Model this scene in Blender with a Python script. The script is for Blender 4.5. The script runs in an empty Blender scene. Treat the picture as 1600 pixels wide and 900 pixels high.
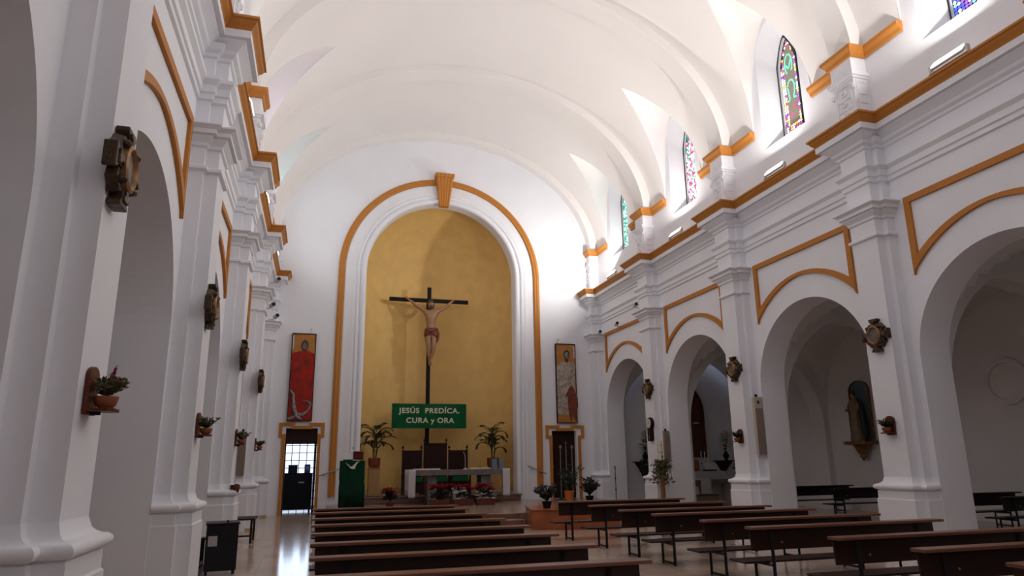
import bpy, math, random
from mathutils import Vector, Matrix
R = random.Random(7)
S = 1.25                      # working unit -> metres
PI = math.pi
sin, cos, sqrt = math.sin, math.cos, math.sqrt
scene = bpy.context.scene
COL = scene.collection

# ------------------------------------------------------------------ materials
def mat(name, c, rough=.6, metal=0, noise=0, nscale=6, bump=0, bscale=40, emit=0, spec=.5, c2=None, coat=0):
    m = bpy.data.materials.new(name); m.use_nodes = True
    nt = m.node_tree; b = nt.nodes['Principled BSDF']
    b.inputs['Base Color'].default_value = (*c, 1); b.inputs['Roughness'].default_value = rough
    b.inputs['Metallic'].default_value = metal; b.inputs['Specular IOR Level'].default_value = spec
    b.inputs['Coat Weight'].default_value = coat
    tc = nt.nodes.new('ShaderNodeTexCoord')
    if noise or c2:
        n = nt.nodes.new('ShaderNodeTexNoise'); n.inputs['Scale'].default_value = nscale; n.inputs['Detail'].default_value = 5
        nt.links.new(tc.outputs['Object'], n.inputs['Vector'])
        r = nt.nodes.new('ShaderNodeMix'); r.data_type = 'RGBA'
        k = noise or 1
        r.inputs[6].default_value = (*[max(0, v*(1-k)) for v in c], 1) if not c2 else (*c, 1)
        r.inputs[7].default_value = (*[min(1, v*(1+k)) for v in c], 1) if not c2 else (*c2, 1)
        mr = nt.nodes.new('ShaderNodeMapRange'); mr.inputs[1].default_value = .35; mr.inputs[2].default_value = .65
        nt.links.new(n.outputs[0], mr.inputs[0]); nt.links.new(mr.outputs[0], r.inputs[0])
        nt.links.new(r.outputs[2], b.inputs['Base Color'])
    if bump:
        n2 = nt.nodes.new('ShaderNodeTexNoise'); n2.inputs['Scale'].default_value = bscale; n2.inputs['Detail'].default_value = 3
        nt.links.new(tc.outputs['Object'], n2.inputs['Vector'])
        bp = nt.nodes.new('ShaderNodeBump'); bp.inputs['Strength'].default_value = bump; bp.inputs['Distance'].default_value = .02
        nt.links.new(n2.outputs[0], bp.inputs['Height']); nt.links.new(bp.outputs[0], b.inputs['Normal'])
    if emit:
        b.inputs['Emission Color'].default_value = (*c, 1); b.inputs['Emission Strength'].default_value = emit
    return m

def wood(name, c, c2, rough=.35, scale=3, axis=0, coat=0, spec=.2):
    m = mat(name, c, rough, coat=coat, spec=spec); nt = m.node_tree; b = nt.nodes['Principled BSDF']
    tc = nt.nodes.new('ShaderNodeTexCoord'); mp = nt.nodes.new('ShaderNodeMapping')
    s = [scale*9]*3; s[axis] = scale*.6; mp.inputs['Scale'].default_value = s
    n = nt.nodes.new('ShaderNodeTexNoise'); n.inputs['Scale'].default_value = 1; n.inputs['Detail'].default_value = 6
    r = nt.nodes.new('ShaderNodeMix'); r.data_type = 'RGBA'; r.inputs[6].default_value = (*c, 1); r.inputs[7].default_value = (*c2, 1)
    nt.links.new(tc.outputs['Object'], mp.inputs[0]); nt.links.new(mp.outputs[0], n.inputs['Vector'])
    nt.links.new(n.outputs[0], r.inputs[0]); nt.links.new(r.outputs[2], b.inputs['Base Color'])
    return m

def floor_mat(name, c, c2, joint, size=.5, rough=.12):
    m = mat(name, c, rough); nt = m.node_tree; b = nt.nodes['Principled BSDF']
    tc = nt.nodes.new('ShaderNodeTexCoord')
    n = nt.nodes.new('ShaderNodeTexNoise'); n.inputs['Scale'].default_value = 1.7; n.inputs['Detail'].default_value = 8; n.inputs['Distortion'].default_value = 1.2
    br = nt.nodes.new('ShaderNodeTexBrick'); br.offset = 0; br.inputs['Scale'].default_value = 1
    br.inputs['Brick Width'].default_value = size; br.inputs['Row Height'].default_value = size; br.inputs['Mortar Size'].default_value = .004
    br.inputs['Color1'].default_value = (1, 1, 1, 1); br.inputs['Color2'].default_value = (.86, .84, .82, 1); br.inputs['Mortar'].default_value = (*joint, 1)
    r = nt.nodes.new('ShaderNodeMix'); r.data_type = 'RGBA'; r.inputs[6].default_value = (*c, 1); r.inputs[7].default_value = (*c2, 1)
    mu = nt.nodes.new('ShaderNodeMix'); mu.data_type = 'RGBA'; mu.blend_type = 'MULTIPLY'; mu.inputs[0].default_value = 1
    L = nt.links.new
    L(tc.outputs['Object'], n.inputs['Vector']); L(tc.outputs['Object'], br.inputs['Vector']); L(n.outputs[0], r.inputs[0])
    L(r.outputs[2], mu.inputs[6]); L(br.outputs['Color'], mu.inputs[7]); L(mu.outputs[2], b.inputs['Base Color'])
    return m

WHITE = mat('white_plaster', (.78, .79, .84), .75, noise=.02, nscale=.8, bump=.25, bscale=5)
VAULT = mat('vault_plaster', (.80, .775, .77), .8, noise=.015, nscale=.5, bump=.2, bscale=3)
AISLE = mat('aisle_plaster', (.74, .73, .73), .8, noise=.03, nscale=.8, bump=.25, bscale=5)
ORANGE = wood('ochre_moulding', (.52, .215, .045), (.42, .16, .03), .5, 1.2, 1)
YELLOW = mat('yellow_plaster', (.72, .475, .165), .7, noise=.05, nscale=2, bump=.15, bscale=8)
FLOOR = floor_mat('polished_marble', (.60, .475, .38), (.50, .385, .305), (.6, .55, .5), .62)
STEP = mat('step_marble', (.33, .255, .205), .2, c2=(.25, .175, .135), nscale=2.2)
PINK = mat('pink_marble', (.22, .11, .075), .25, c2=(.17, .075, .05), nscale=3)
REDM = mat('red_marble', (.36, .10, .032), .25, c2=(.26, .065, .022), nscale=2.5)
SKIRT = mat('skirting_marble', (.50, .36, .22), .3, noise=.1)
BENCH = wood('bench_wood', (.036, .013, .008), (.018, .007, .005), .38, 2, 0, .0, .25)
RAIL_LIT = wood('bench_wood_lit_top', (.20, .082, .048), (.125, .048, .028), .33, 2, 0, 0, .35)  # bench wood made lighter for rail tops: light from above put into the colour
BENCHD = wood('dark_bench_wood', (.022, .010, .008), (.014, .007, .006), .4, 2, 0)
BLACKM = mat('black_metal', (.010, .010, .012), .5, 0, spec=.2)
BLACK = mat('black_lacquer', (.006, .006, .008), .4, spec=.25)
DWOOD = wood('dark_carved_wood', (.030, .008, .006), (.014, .005, .004), .5, 3, 2)
CROSSW = wood('cross_wood', (.010, .007, .007), (.006, .005, .005), .55, 3, 2, spec=.15)
SKIN = mat('painted_flesh', (.31, .165, .085), .5, noise=.1, nscale=8)
HAIR = mat('painted_hair', (.05, .022, .012), .6)
REDCLOTH = mat('red_loincloth', (.17, .035, .02), .6, noise=.3, nscale=9)
GREEN = mat('green_cloth', (.006, .095, .032), .85, noise=.15, nscale=3, spec=.15)
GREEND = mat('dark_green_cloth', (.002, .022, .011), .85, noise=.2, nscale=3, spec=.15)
CREAM = mat('cream_felt', (.70, .66, .52), .8)
CUSH = mat('green_cushion', (.006, .09, .03), .85, spec=.15)
MARBLE = mat('grey_altar_marble', (.19, .165, .16), .35, c2=(.13, .11, .115), nscale=3, spec=.3)
INK = mat('faint_inscription', (.20, .15, .15), .5)
LINEN = mat('white_linen', (.56, .53, .53), .85)
TERRA = mat('terracotta', (.26, .07, .025), .6, noise=.1)
ORPOT = mat('orange_plastic_pot', (.62, .15, .03), .45)
BRPOT = mat('glazed_brown_pot', (.20, .035, .012), .3)
PED = mat('sandstone_pedestal', (.36, .20, .07), .5, noise=.06)
LEAF = mat('leaf_green', (.016, .032, .012), .5, noise=.4, nscale=12)
LEAFD = mat('leaf_dark', (.013, .019, .011), .5, noise=.4, nscale=12)
LEAFO = mat('leaf_olive', (.075, .065, .022), .55, noise=.4, nscale=12)
REDFL = mat('poinsettia_red', (.21, .004, .010), .7, noise=.25, nscale=14, spec=.1)
MAG = mat('magenta_flower', (.32, .02, .09), .6)
WHFL = mat('white_flower', (.82, .76, .74), .7, noise=.15, nscale=14)
TROUGH = mat('maroon_planter', (.13, .028, .018), .5)
CHROME = mat('steel_rail', (.35, .34, .34), .3, .9)
GLASSV = mat('grey_glass_vase', (.12, .19, .22), .1, spec=.8)
BRONZE = mat('bronze_frame', (.060, .034, .018), .45, .35, noise=.45, nscale=10, bump=.8, bscale=16)
GOLDB = mat('aged_gold', (.24, .12, .045), .4, .4, noise=.3, nscale=9)
WALNUT = wood('walnut_bracket', (.13, .035, .016), (.085, .022, .01), .35, 3, 2)
BEIGE = mat('beige_speaker', (.48, .41, .35), .6)
BEIGED = mat('brown_speaker_grille', (.23, .18, .145), .7)
LGREY = mat('light_grey_plastic', (.50, .49, .48), .5)
PAPER = mat('grey_paper_label', (.40, .38, .39), .8)
WAX = mat('candle_wax', (.68, .60, .36), .5)
LAMPON = mat('lamp_glass_on', (1, .95, .88), .3, emit=2.5)
REDL = mat('red_lamp_glass', (1, .02, .04), .2, emit=.9)
BLOCK = mat('glass_block_daylight', (.76, .87, 1), .2, emit=1.25)
BLUEW = mat('sacristy_wall', (.25, .28, .42), .7)
DOORW = wood('door_wood', (.030, .010, .007), (.018, .007, .005), .5, 2, 2)
LEADS = mat('window_lead', (.006, .016, .014), .6)
PDARK = mat('paint_dark_skin', (.035, .03, .032), .6)
PGOLD = mat('icon_gold', (.40, .17, .03), .6, noise=.12, nscale=5)
PRED = mat('icon_red', (.40, .018, .010), .6, c2=(.20, .02, .012), nscale=4, spec=.2)
PGREY = mat('icon_grey', (.30, .30, .29), .55, c2=(.12, .12, .12), nscale=9)
PWHITE = mat('icon_white_robe', (.50, .44, .38), .6, c2=(.24, .19, .15), nscale=10)
PFISH = mat('icon_fish_brown', (.17, .035, .018), .5, noise=.2, nscale=8)
PINKW = mat('clock_face', (.62, .60, .58), .5)
ROBE = mat('cream_robe', (.20, .15, .085), .6, noise=.15, nscale=8)
CAPE = mat('dark_cape', (.028, .022, .025), .6)
BLUEN = mat('blue_niche_panel', (.10, .15, .19), .6)
TINT = {}
def tint(name, c, e=1.6):
    if name not in TINT:
        TINT[name] = mat('glass_'+name, c, .2, emit=e)
    return TINT[name]

# ------------------------------------------------------------------ mesh builder
class MB:
    def __init__(s): s.v = []; s.f = []; s.m = []; s.cur = 0
    def quad(s, a, b, c, d): s.poly([a, b, c, d])
    def poly(s, pts):
        n = len(s.v); s.v += [tuple(p) for p in pts]; s.f.append(tuple(range(n, n+len(pts)))); s.m.append(s.cur)
    def grid(s, rows, close=False):
        n = len(s.v); w = len(rows[0])
        for r in rows: s.v += [tuple(p) for p in r]
        for i in range(len(rows)-1):
            for j in range(w if close else w-1):
                k = (j+1) % w
                s.f.append((n+i*w+j, n+i*w+k, n+(i+1)*w+k, n+(i+1)*w+j)); s.m.append(s.cur)
        return n
    def cap(s, n, w, rev=False):
        f = tuple(range(n, n+w)); s.f.append(f[::-1] if rev else f); s.m.append(s.cur)
    def box(s, cx, cy, cz, sx, sy, sz, rot=None):
        x, y, z = sx/2, sy/2, sz/2
        P = [Vector(p) for p in ((-x,-y,-z),(x,-y,-z),(x,y,-z),(-x,y,-z),(-x,-y,z),(x,-y,z),(x,y,z),(-x,y,z))]
        if rot is not None: P = [rot @ p for p in P]
        n = len(s.v); s.v += [(p.x+cx, p.y+cy, p.z+cz) for p in P]
        for f in ((3,2,1,0),(4,5,6,7),(0,1,5,4),(1,2,6,5),(2,3,7,6),(3,0,4,7)): s.f.append(tuple(n+i for i in f)); s.m.append(s.cur)
    def bb(s, x0, x1, y0, y1, z0, z1): s.box((x0+x1)/2, (y0+y1)/2, (z0+z1)/2, x1-x0, y1-y0, z1-z0)
    def tube(s, pts, rad, seg=10, caps=True):
        pts = [Vector(p) for p in pts]; rad = rad if isinstance(rad, (list, tuple)) else [rad]*len(pts)
        rows = []; up = Vector((0, 0, 1)); t0 = (pts[1]-pts[0]).normalized()
        a = t0.cross(up if abs(t0.z) < .9 else Vector((1, 0, 0))).normalized()
        for i, p in enumerate(pts):
            t = (pts[min(i+1, len(pts)-1)]-pts[max(i-1, 0)]).normalized()
            a = (a - t*a.dot(t)).normalized(); b = t.cross(a)
            rows.append([p+(a*cos(2*PI*k/seg)+b*sin(2*PI*k/seg))*rad[i] for k in range(seg)])
        n = s.grid(rows, True)
        if caps: s.cap(n, seg, True); s.cap(n+seg*(len(rows)-1), seg)
    def lathe(s, prof, c=(0, 0, 0), seg=20, sx=1, sy=1, caps=True):
        rows = [[(c[0]+r*sx*cos(2*PI*k/seg), c[1]+r*sy*sin(2*PI*k/seg), c[2]+z) for k in range(seg)] for r, z in prof]
        n = s.grid(rows, True)
        if caps:
            if prof[0][0] > 1e-4: s.cap(n, seg, True)
            if prof[-1][0] > 1e-4: s.cap(n+seg*(len(rows)-1), seg)
    def ball(s, c, r, seg=12, sx=1, sy=1, sz=1):
        s.lathe([(max(r*sin(PI*i/8), 1e-5), -r*sz*cos(PI*i/8)) for i in range(9)], c, seg, sx, sy, False)
    def prism(s, pts, f0, f1):                     # polygon extruded between two mappings
        n = len(s.v); k = len(pts)
        s.v += [tuple(f0(*p)) for p in pts] + [tuple(f1(*p)) for p in pts]
        s.f.append(tuple(range(n, n+k))[::-1]); s.m.append(s.cur); s.f.append(tuple(range(n+k, n+2*k))); s.m.append(s.cur)
        for i in range(k):
            j = (i+1) % k; s.f.append((n+i, n+j, n+k+j, n+k+i)); s.m.append(s.cur)
    def leaf(s, p, d, l, w, nrm=None):
        p = Vector(p); d = Vector(d).normalized()
        u = d.cross(nrm or Vector((R.uniform(-1, 1), R.uniform(-1, 1), R.uniform(-.3, 1))))
        if u.length < 1e-3: u = Vector((1, 0, 0))
        u = u.normalized(); n = u.cross(d)
        a = p+d*l*.45+u*w/2+n*w*.12; b = p+d*l*.45-u*w/2+n*w*.12; e = p+d*l
        s.poly([p, a, e]); s.poly([p, e, b])
    def build(s, name, m, parent=None, smooth=False, bevel=0, recalc=True):
        me = bpy.data.meshes.new(name); me.from_pydata([(x*S, y*S, z*S) for x, y, z in s.v], [], s.f)
        ms = m if isinstance(m, (list, tuple)) else [m]
        for q in ms: me.materials.append(q)
        if len(ms) > 1: me.polygons.foreach_set('material_index', s.m)
        if recalc:
            import bmesh
            bm = bmesh.new(); bm.from_mesh(me); bmesh.ops.remove_doubles(bm, verts=bm.verts, dist=1e-5)
            bmesh.ops.recalc_face_normals(bm, faces=bm.faces); bm.to_mesh(me); bm.free()
        if smooth:
            me.polygons.foreach_set('use_smooth', [True]*len(me.polygons))
            me.set_sharp_from_angle(angle=math.radians(smooth if smooth > 1 else 40))
        o = bpy.data.objects.new(name, me); COL.objects.link(o)
        if parent: o.parent = parent
        if bevel:
            b = o.modifiers.new('bevel', 'BEVEL'); b.width = bevel*S; b.segments = 2; b.limit_method = 'ANGLE'
        return o

def at(o, x, y, z, rz=0): o.location = (x*S, y*S, z*S); o.rotation_euler = (0, 0, rz); return o
def tag(o, label, cat, group=None, kind=None):
    o['label'] = label; o['category'] = cat
    if group: o['group'] = group
    if kind: o['kind'] = kind
    return o
def thing(name, x, y, z, label, cat, group=None, rz=0):
    o = bpy.data.objects.new(name, None); COL.objects.link(o); o.empty_display_size = .1
    at(o, x, y, z, rz); tag(o, label, cat, group); return o
def struct(o, label=None, cat=None):
    o['kind'] = 'structure'
    if label: o['label'] = label
    if cat: o['category'] = cat
    return o
def dup(root, x, y, z, label, group=None, rz=None):
    r = root.copy(); COL.objects.link(r); r.location = (x*S, y*S, z*S)
    if rz is not None: r.rotation_euler = (0, 0, rz)
    r['label'] = label
    if group: r['group'] = group
    for ch in list(root.children):
        c = ch.copy(); COL.objects.link(c); c.parent = r
        for g in list(ch.children):
            d = g.copy(); COL.objects.link(d); d.parent = c
    return r

# ------------------------------------------------------------------ the building's measures
C0, PITCH, NP = 21.43, 4.139, 8
CY = [C0-PITCH*k for k in range(NP)]           # pier centres; 0 stands against the altar wall
XW, XL, XM = 5.45, 5.29, 5.13                  # wall, side layer, main pilaster faces
XI = 6.05                                      # aisle side of the arcade
XO = 10.8                                      # outer aisle wall
YB = 21.5                                      # altar wall
YE = -7.0                                      # entrance wall
VA, VB, VZ = 5.45, 3.95, 8.5                   # nave vault

def holed(mb, f, u0, u1, z0, z1, holes, d0, d1, n=28, both=True, splay=0, inner=None, inner_d=0):
    """plate in (u,z) at depth d0..d1 with arched holes (uc,hw,zb,zs,rise)"""
    holes = sorted(holes); cur = u0
    D = [d0, d1] if both else [d0]
    def q(ua, ub, za, zb, zc=None, zd=None):
        for d in D: mb.quad(f(ua, za, d), f(ub, zb, d), f(ub, zd, d), f(ua, zc, d))
    for uc, hw, zb, zs, rise in holes:
        if uc-hw > cur: q(cur, uc-hw, z0, z0, z1, z1)
        k = n if rise else 1
        us = [uc-hw*cos(PI*i/k) if rise else uc+hw*(2*i/k-1) for i in range(k+1)]
        az = lambda u: zs+rise*sqrt(max(0, 1-((u-uc)/hw)**2)) if rise else zs
        for a, b in zip(us, us[1:]):
            q(a, b, az(a), az(b), z1, z1)
            if zb > z0: q(a, b, z0, z0, zb, zb)
        pts = [(uc-hw, zb)]+[(u, az(u)) for u in us]+[(uc+hw, zb)]
        sp = lambda u: uc+(u-uc)*(1-splay)
        if inner:
            h2, zb2, zs2, r2 = inner; D2 = inner_d
            p2 = [(uc-h2, zb2)]+[(uc+(u-uc)*h2/hw, zs2+r2*(1-(abs(u-uc)/hw)**1.6)) for u in us]+[(uc+h2, zb2)]
            mb.grid([[f(u, z, d0) for u, z in pts], [f(u, z, D2) for u, z in p2]])
            mb.quad(f(uc-hw, zb, d0), f(uc+hw, zb, d0), f(uc+h2, zb2, D2), f(uc-h2, zb2, D2))
            cur = uc+hw; continue
        mb.grid([[f(u, z, d0) for u, z in pts], [f(sp(u), z, d1) for u, z in pts]])
        if zb > z0: mb.quad(f(uc-hw, zb, d0), f(uc+hw, zb, d0), f(sp(uc+hw), zb, d1), f(sp(uc-hw), zb, d1))
        cur = uc+hw
    if cur < u1: q(cur, u1, z0, z0, z1, z1)

# ---- floor
m = MB(); m.bb(-XO-.3, XO+.3, YE-.3, YB+.3, -.2, 0); floor = struct(m.build('floor', FLOOR))
m = MB(); m.bb(-5.2, -3.2, YB+.3, 26, -.2, 0)
struct(m.build('floor', FLOOR))

BAYC = [(CY[k]+CY[k+1])/2 for k in range(NP-1)]
HOLE_HW = PITCH/2-.47
for s, nm in ((-1, 'left'), (1, 'right')):
    f = lambda u, z, d: (s*d, u, z)
    m = MB()
    holed(m, f, YE, YB+.3, 0, 7.2, [(c, HOLE_HW, 0, 2.92, 1.6) for c in BAYC if c-HOLE_HW > YE], XW, XI, 48)
    holed(m, f, YE, YB+.3, 7.2, 12.0, [(c, .66, 8.05, 10.25, .72) for c in BAYC if c-1 > YE], XW, XI, 32, False, inner=(.285, 8.2, 9.85, .62), inner_d=5.78)
    w = struct(m.build('wall_'+nm, WHITE))
    # pilasters: side layer and main shaft, with plinths and the wall above the cornice
    sh = MB()
    for k, c in enumerate(CY):
        sh.bb(*sorted((s*XL, s*(XW+.02))), c-.36, c+.36, 0, 7.0)
        sh.bb(*sorted((s*XM, s*(XW+.02))), c-.27, c+.27, 0, 7.0)
        sh.bb(*sorted((s*XM, s*(XW+.02))), c-.25, c+.25, 7.0, 8.45)
    pil = struct(sh.build('wall_%s' % nm, WHITE)); 
    # swept mouldings
    def sweep(mb, prof, layers=True, wall=True, hw=(.27, .36)):
        for i in range(len(prof)-1):
            rows = []
            for o, z in (prof[i], prof[i+1]):
                r = []
                xw = XW-o if wall else XW
                for c in reversed(CY):
                    a, b = hw[0]+o, hw[1]+o
                    if layers: r += [(s*xw, c-b, z), (s*(XL-o), c-b, z), (s*(XL-o), c-a, z), (s*(XM-o), c-a, z), (s*(XM-o), c+a, z), (s*(XL-o), c+a, z), (s*(XL-o), c+b, z), (s*xw, c+b, z)]
                    else: r += [(s*xw, c-a, z), (s*(XM-o), c-a, z), (s*(XM-o), c+a, z), (s*xw, c+a, z)]
                if wall: r = [(r[0][0], YE, z)]+r
                rows.append(r)
            if wall: mb.grid(rows)
            else:
                w8 = 8 if layers else 4
                for j in range(0, len(rows[0]), w8): mb.grid([rows[0][j:j+w8], rows[1][j:j+w8]])
    mo = MB()
    sweep(mo, [(0, 5.99), (.035, 6.01), (.035, 6.08), (.06, 6.10), (.06, 6.20), (.11, 6.26), (.11, 6.31), (.02, 6.33), (.015, 6.60), (.045, 6.62), (.05, 6.66), (.10, 6.70), (.13, 6.78)])
    sweep(mo, [(.0, 6.60), (.13, 6.76), (.22, 6.84), (.22, 6.862), (.285, 6.864), (.285, 6.97), (0.0, 6.975)], layers=False)
    sweep(mo, [(0, 5.02), (.045, 5.045), (.045, 5.085), (0, 5.11)], wall=False)
    sweep(mo, [(0, 5.34), (.03, 5.36), (.03, 5.40), (.085, 5.46), (.085, 5.49), (.13, 5.495), (.13, 5.55), (.19, 5.59), (.19, 5.61), (0, 5.625)], wall=False)
    tor = [(.095+.055*cos(PI*(i/8-.5))-.02, .965-.045*cos(PI*i/8)) for i in range(9)]
    sweep(mo, [(.10, 0), (.10, .775), (.085, .79), (.085, .905), (.07, .915)]+tor+[(.045, 1.025), (.02, 1.05), (0, 1.12)], wall=False)
    # small capital line on the upper pilaster
    for c in CY:
        for o, z0, z1 in ((.03, 8.02, 8.06), (.06, 8.06, 8.13)): mo.bb(*sorted((s*(XM-o), s*XW)), c-.25-o, c+.25+o, z0, z1)
    struct(mo.build('trim_%d' % (1 if s < 0 else 2), WHITE, smooth=30))
    # ochre crown of the cornice
    om = MB()
    sweep(om, [(.27, 6.968), (.285, 6.972), (.30, 7.0), (.34, 7.05), (.36, 7.09), (.385, 7.10), (.385, 7.135), (0, 7.16)], layers=False)
    struct(om.build('trim_%d' % (3 if s < 0 else 4), ORANGE))
    # ochre crown of each upper pilaster and vault springing
    um = MB()
    for c in CY:
        prev = None
        for o, z in [(.02, 8.43), (.05, 8.44), (.07, 8.50), (.12, 8.56), (.13, 8.62), (.0, 8.64)]:
            e = 1.12
            r = [(s*XW, c-e, z), (s*(XW-o), c-e, z), (s*(XW-o), c-.25-o, z), (s*(XM-o+.02), c-.25-o, z), (s*(XM-o+.02), c+.25+o, z), (s*(XW-o), c+.25+o, z), (s*(XW-o), c+e, z), (s*XW, c+e, z)]
            if prev: um.grid([prev, r])
            prev = r
    struct(um.build('trim_%d' % (5 if s < 0 else 6), ORANGE))
    # plaster relief on the upper pilasters: framed panels and scrolls
    rm = MB()
    for c in CY:
        for dy in (-.17, .17):
            rm.bb(*sorted((s*(XM-.015), s*XM)), c+dy-.012, c+dy+.012, 7.28, 7.95)
        for z in (7.95, 7.70, 7.5, 7.28): rm.bb(*sorted((s*(XM-.012), s*XM)), c-.17, c+.17, z-.01, z+.01)
        for zz, sg in ((7.82, 1), (7.62, -1), (7.42, 1)):
            rm.tube([(s*(XM-.01), c+sg*.09*sin(t*1.3)*(.3+t/8), zz+.07*cos(t*1.3)*(.3+t/8)) for t in [i*.5 for i in range(10)]], .014, 6)
        for e in (-1, 1):                                   # side faces, seen from the nave
            y = c+e*.25
            for z in (7.95, 7.72, 7.55, 7.38): rm.bb(*sorted((s*(XM+.06), s*(XM+.26))), min(y, y+e*.012), max(y, y+e*.012), z-.01, z+.01)
            rm.bb(*sorted((s*(XM+.05), s*(XM+.075))), min(y, y+e*.014), max(y, y+e*.014), 7.25, 8.0)
            rm.lathe([(.001, -.05), (.03, -.03), (.045, .03), (.02, .07), (.001, .08)], (s*(XM-.005), y, 7.85), 10)
    struct(rm.build('trim_%d' % (7 if s < 0 else 8), WHITE, smooth=True))
    # ochre frames over the arches
    fm = MB()
    X0, X1 = s*(XW-.045), s*(XW+.01)
    for c in BAYC:
        if c-HOLE_HW < YE: continue
        hw, zt, w2 = 1.44, 5.60, .105
        # outline band: top bar, two side bars, arched lower bar
        def ff(y, z, d): return (d, c+y, z)
        fr = lambda y, z: (X0, c+y, z); bk = lambda y, z: (X1, c+y, z)
        ro, ri = 2.24, 2.14
        zc = 2.92
        zs_o = zc+sqrt(ro*ro-hw*hw)-.0; 
        fm.prism([(-hw, zt), (hw, zt), (hw-.001, zt-w2), (-hw+.001, zt-w2)], fr, bk)
        for e in (-1, 1):
            fm.prism([(e*hw, zt-w2), (e*hw, zc+1.36), (e*(hw-.11), zc+1.60), (e*(hw-.11), zt-w2)], fr, bk)
        n = 24; outer = []; inner = []
        rows_o, rows_i = [], []
        for i in range(n+1):
            y = -hw+.02+(2*hw-.04)*i/n
            zo = zc+.05+sqrt(max(0, 2.10**2-y*y)); wd = .03+.10*(abs(y)/hw)**1.3*1.0+.035
            outer.append((y, zo)); inner.append((y, zo-wd))
        fr = lambda y, z: (X0-s*.004, c+y, z)
        fm.grid([[fr(*p) for p in outer], [fr(*p) for p in inner]])
        fm.grid([[bk(*p) for p in outer], [fr(*p) for p in outer]])
        fm.grid([[fr(*p) for p in inner], [bk(*p) for p in inner]])
    struct(fm.build('trim_%d' % (9 if s < 0 else 10), ORANGE))
    # aisle: outer wall, transverse arches, groin vaults, end wall
    am = MB(); am.bb(*sorted((s*XO, s*(XO+.3))), YE, YB+.3, 0, 6); 
    for c in CY: am.bb(*sorted((s*(XO-.14), s*XO)), c-.22, c+.22, 0, 5)
    struct(am.build('wall_%s' % nm, AISLE))
    tm = MB(); xc, hr = 8.42, 2.2
    for c in CY[:-1]:
        c = c if c < YB-.5 else None
        if c is None: continue
        g = lambda u, z, d: (s*u, d, z)
        holed(tm, g, XI-.01, XO, 0, 6, [(xc, hr, 0, 2.39, 2.25)], c-.28, c+.28, 28)
    struct(tm.build('wall_%s' % nm, AISLE))
    gm = MB()
    for k in range(NP-1):
        y0, y1 = CY[k+1]+.28, CY[k]-.28; ym, hy = (y0+y1)/2, (y1-y0)/2; xm, hx = (XI+XO)/2, (XO-XI)/2
        rows = []
        for i in range(29):
            a = -cos(PI*i/28)
            rows.append([(s*(xm+hx*a), ym+hy*(-cos(PI*j/28)), 2.75+2.25*max(sqrt(max(0, 1-a*a)), sqrt(max(0, 1-cos(PI*j/28)**2)))) for j in range(29)])
        gm.grid(rows)
    struct(gm.build('ceiling', AISLE, smooth=25))
    # skirting
    km = MB()
    for k in range(NP-1):
        for c, h in ((CY[k], .48),): km.bb(*sorted((s*(XM-.115), s*(XI+.02))), c-.385, c+.385, 0, .055)
    for c in CY: km.bb(*sorted((s*(XW-.012), s*(XI+.012))), c-.482, c+.482, 0, .055)
    struct(km.build('baseboard_%s' % nm, SKIRT if s < 0 else WHITE))

# round blind oculus rings on the right aisle wall
m = MB()
for c in BAYC[2:3]:
    c = 11.40
    rows = []
    for r, d in ((.40, 0), (.41, .07), (.46, .09), (.52, .07), (.53, 0)):
        rows.append([(XO-d, c+r*cos(2*PI*i/40), 3.02+r*sin(2*PI*i/40)) for i in range(40)])
    m.grid(rows, True)
struct(m.build('trim_11', AISLE, smooth=True))

# ---- nave vault with pointed lunettes and transverse ribs
def vz(x): return VZ+VB*sqrt(max(0, 1-(x/VA)**2))
m = MB(); XT, HWL = 3.78, .97
def lhw(x): return HWL*((abs(x)-XT)/(VA-XT))**.92 if abs(x) > XT else 0
for k in range(NP-1):
    c = BAYC[k]
    th = [PI/2*(i/48) for i in range(49)]
    for s in (-1, 1):
        xs = [VA*sin(t) for t in th]+[XT]; xs.sort()
        for e in (-1, 1):
            m.grid([[(s*x, c+e*(lhw(x)+(PITCH/2-lhw(x))*j/10), vz(x)) for j in range(11)] for x in xs])
        rows = []
        for i in range(31):
            t = (i/30)**.8 if i else 0.0001
            x = XT+(VA-XT)*t; h = lhw(x); ze = vz(x); zc = max(11.33-.16*t, ze+.005)
            rows.append([(s*x, c-h*cos(PI*j/24), ze+(zc-ze)*sin(PI*j/24)) for j in range(25)])
        m.grid(rows)
v = struct(m.build('ceiling', VAULT, smooth=28))
m = MB()
for k, c in enumerate(CY):
    n = 64; a1, b1 = VA-.27, VB-.17
    rows = [[], [], [], []]
    for i in range(n+1):
        t = PI*i/n-PI/2
        for r, (a, b, dy) in enumerate(((VA+.02, VB+.02, -.27), (a1, b1, -.27), (a1, b1, .27), (VA+.02, VB+.02, .27))):
            rows[r].append((a*sin(t), c+dy, VZ+b*cos(t)))
    m.grid(rows)
struct(m.build('trim_12', VAULT, smooth=28))

# ---- altar wall with the apse opening and two doorways
AR, AZ = 2.47, 7.50
m = MB(); f = lambda u, z, d: (u, d, z)
holed(m, f, -XO-.3, XO+.3, 0, 12.8, [(0, AR+.04, .46, AZ, AR+.04), (-4.18, .455, 0, 2.48, 0), (4.12, .43, .26, 2.41, 0)], YB, YB+.35, 48)
struct(m.build('wall_back', WHITE))
# entrance wall and organ gallery end
m = MB(); m.bb(-XO-.3, XO+.3, YE-.3, YE, 0, 12.8); struct(m.build('wall_front', WHITE))
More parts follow.
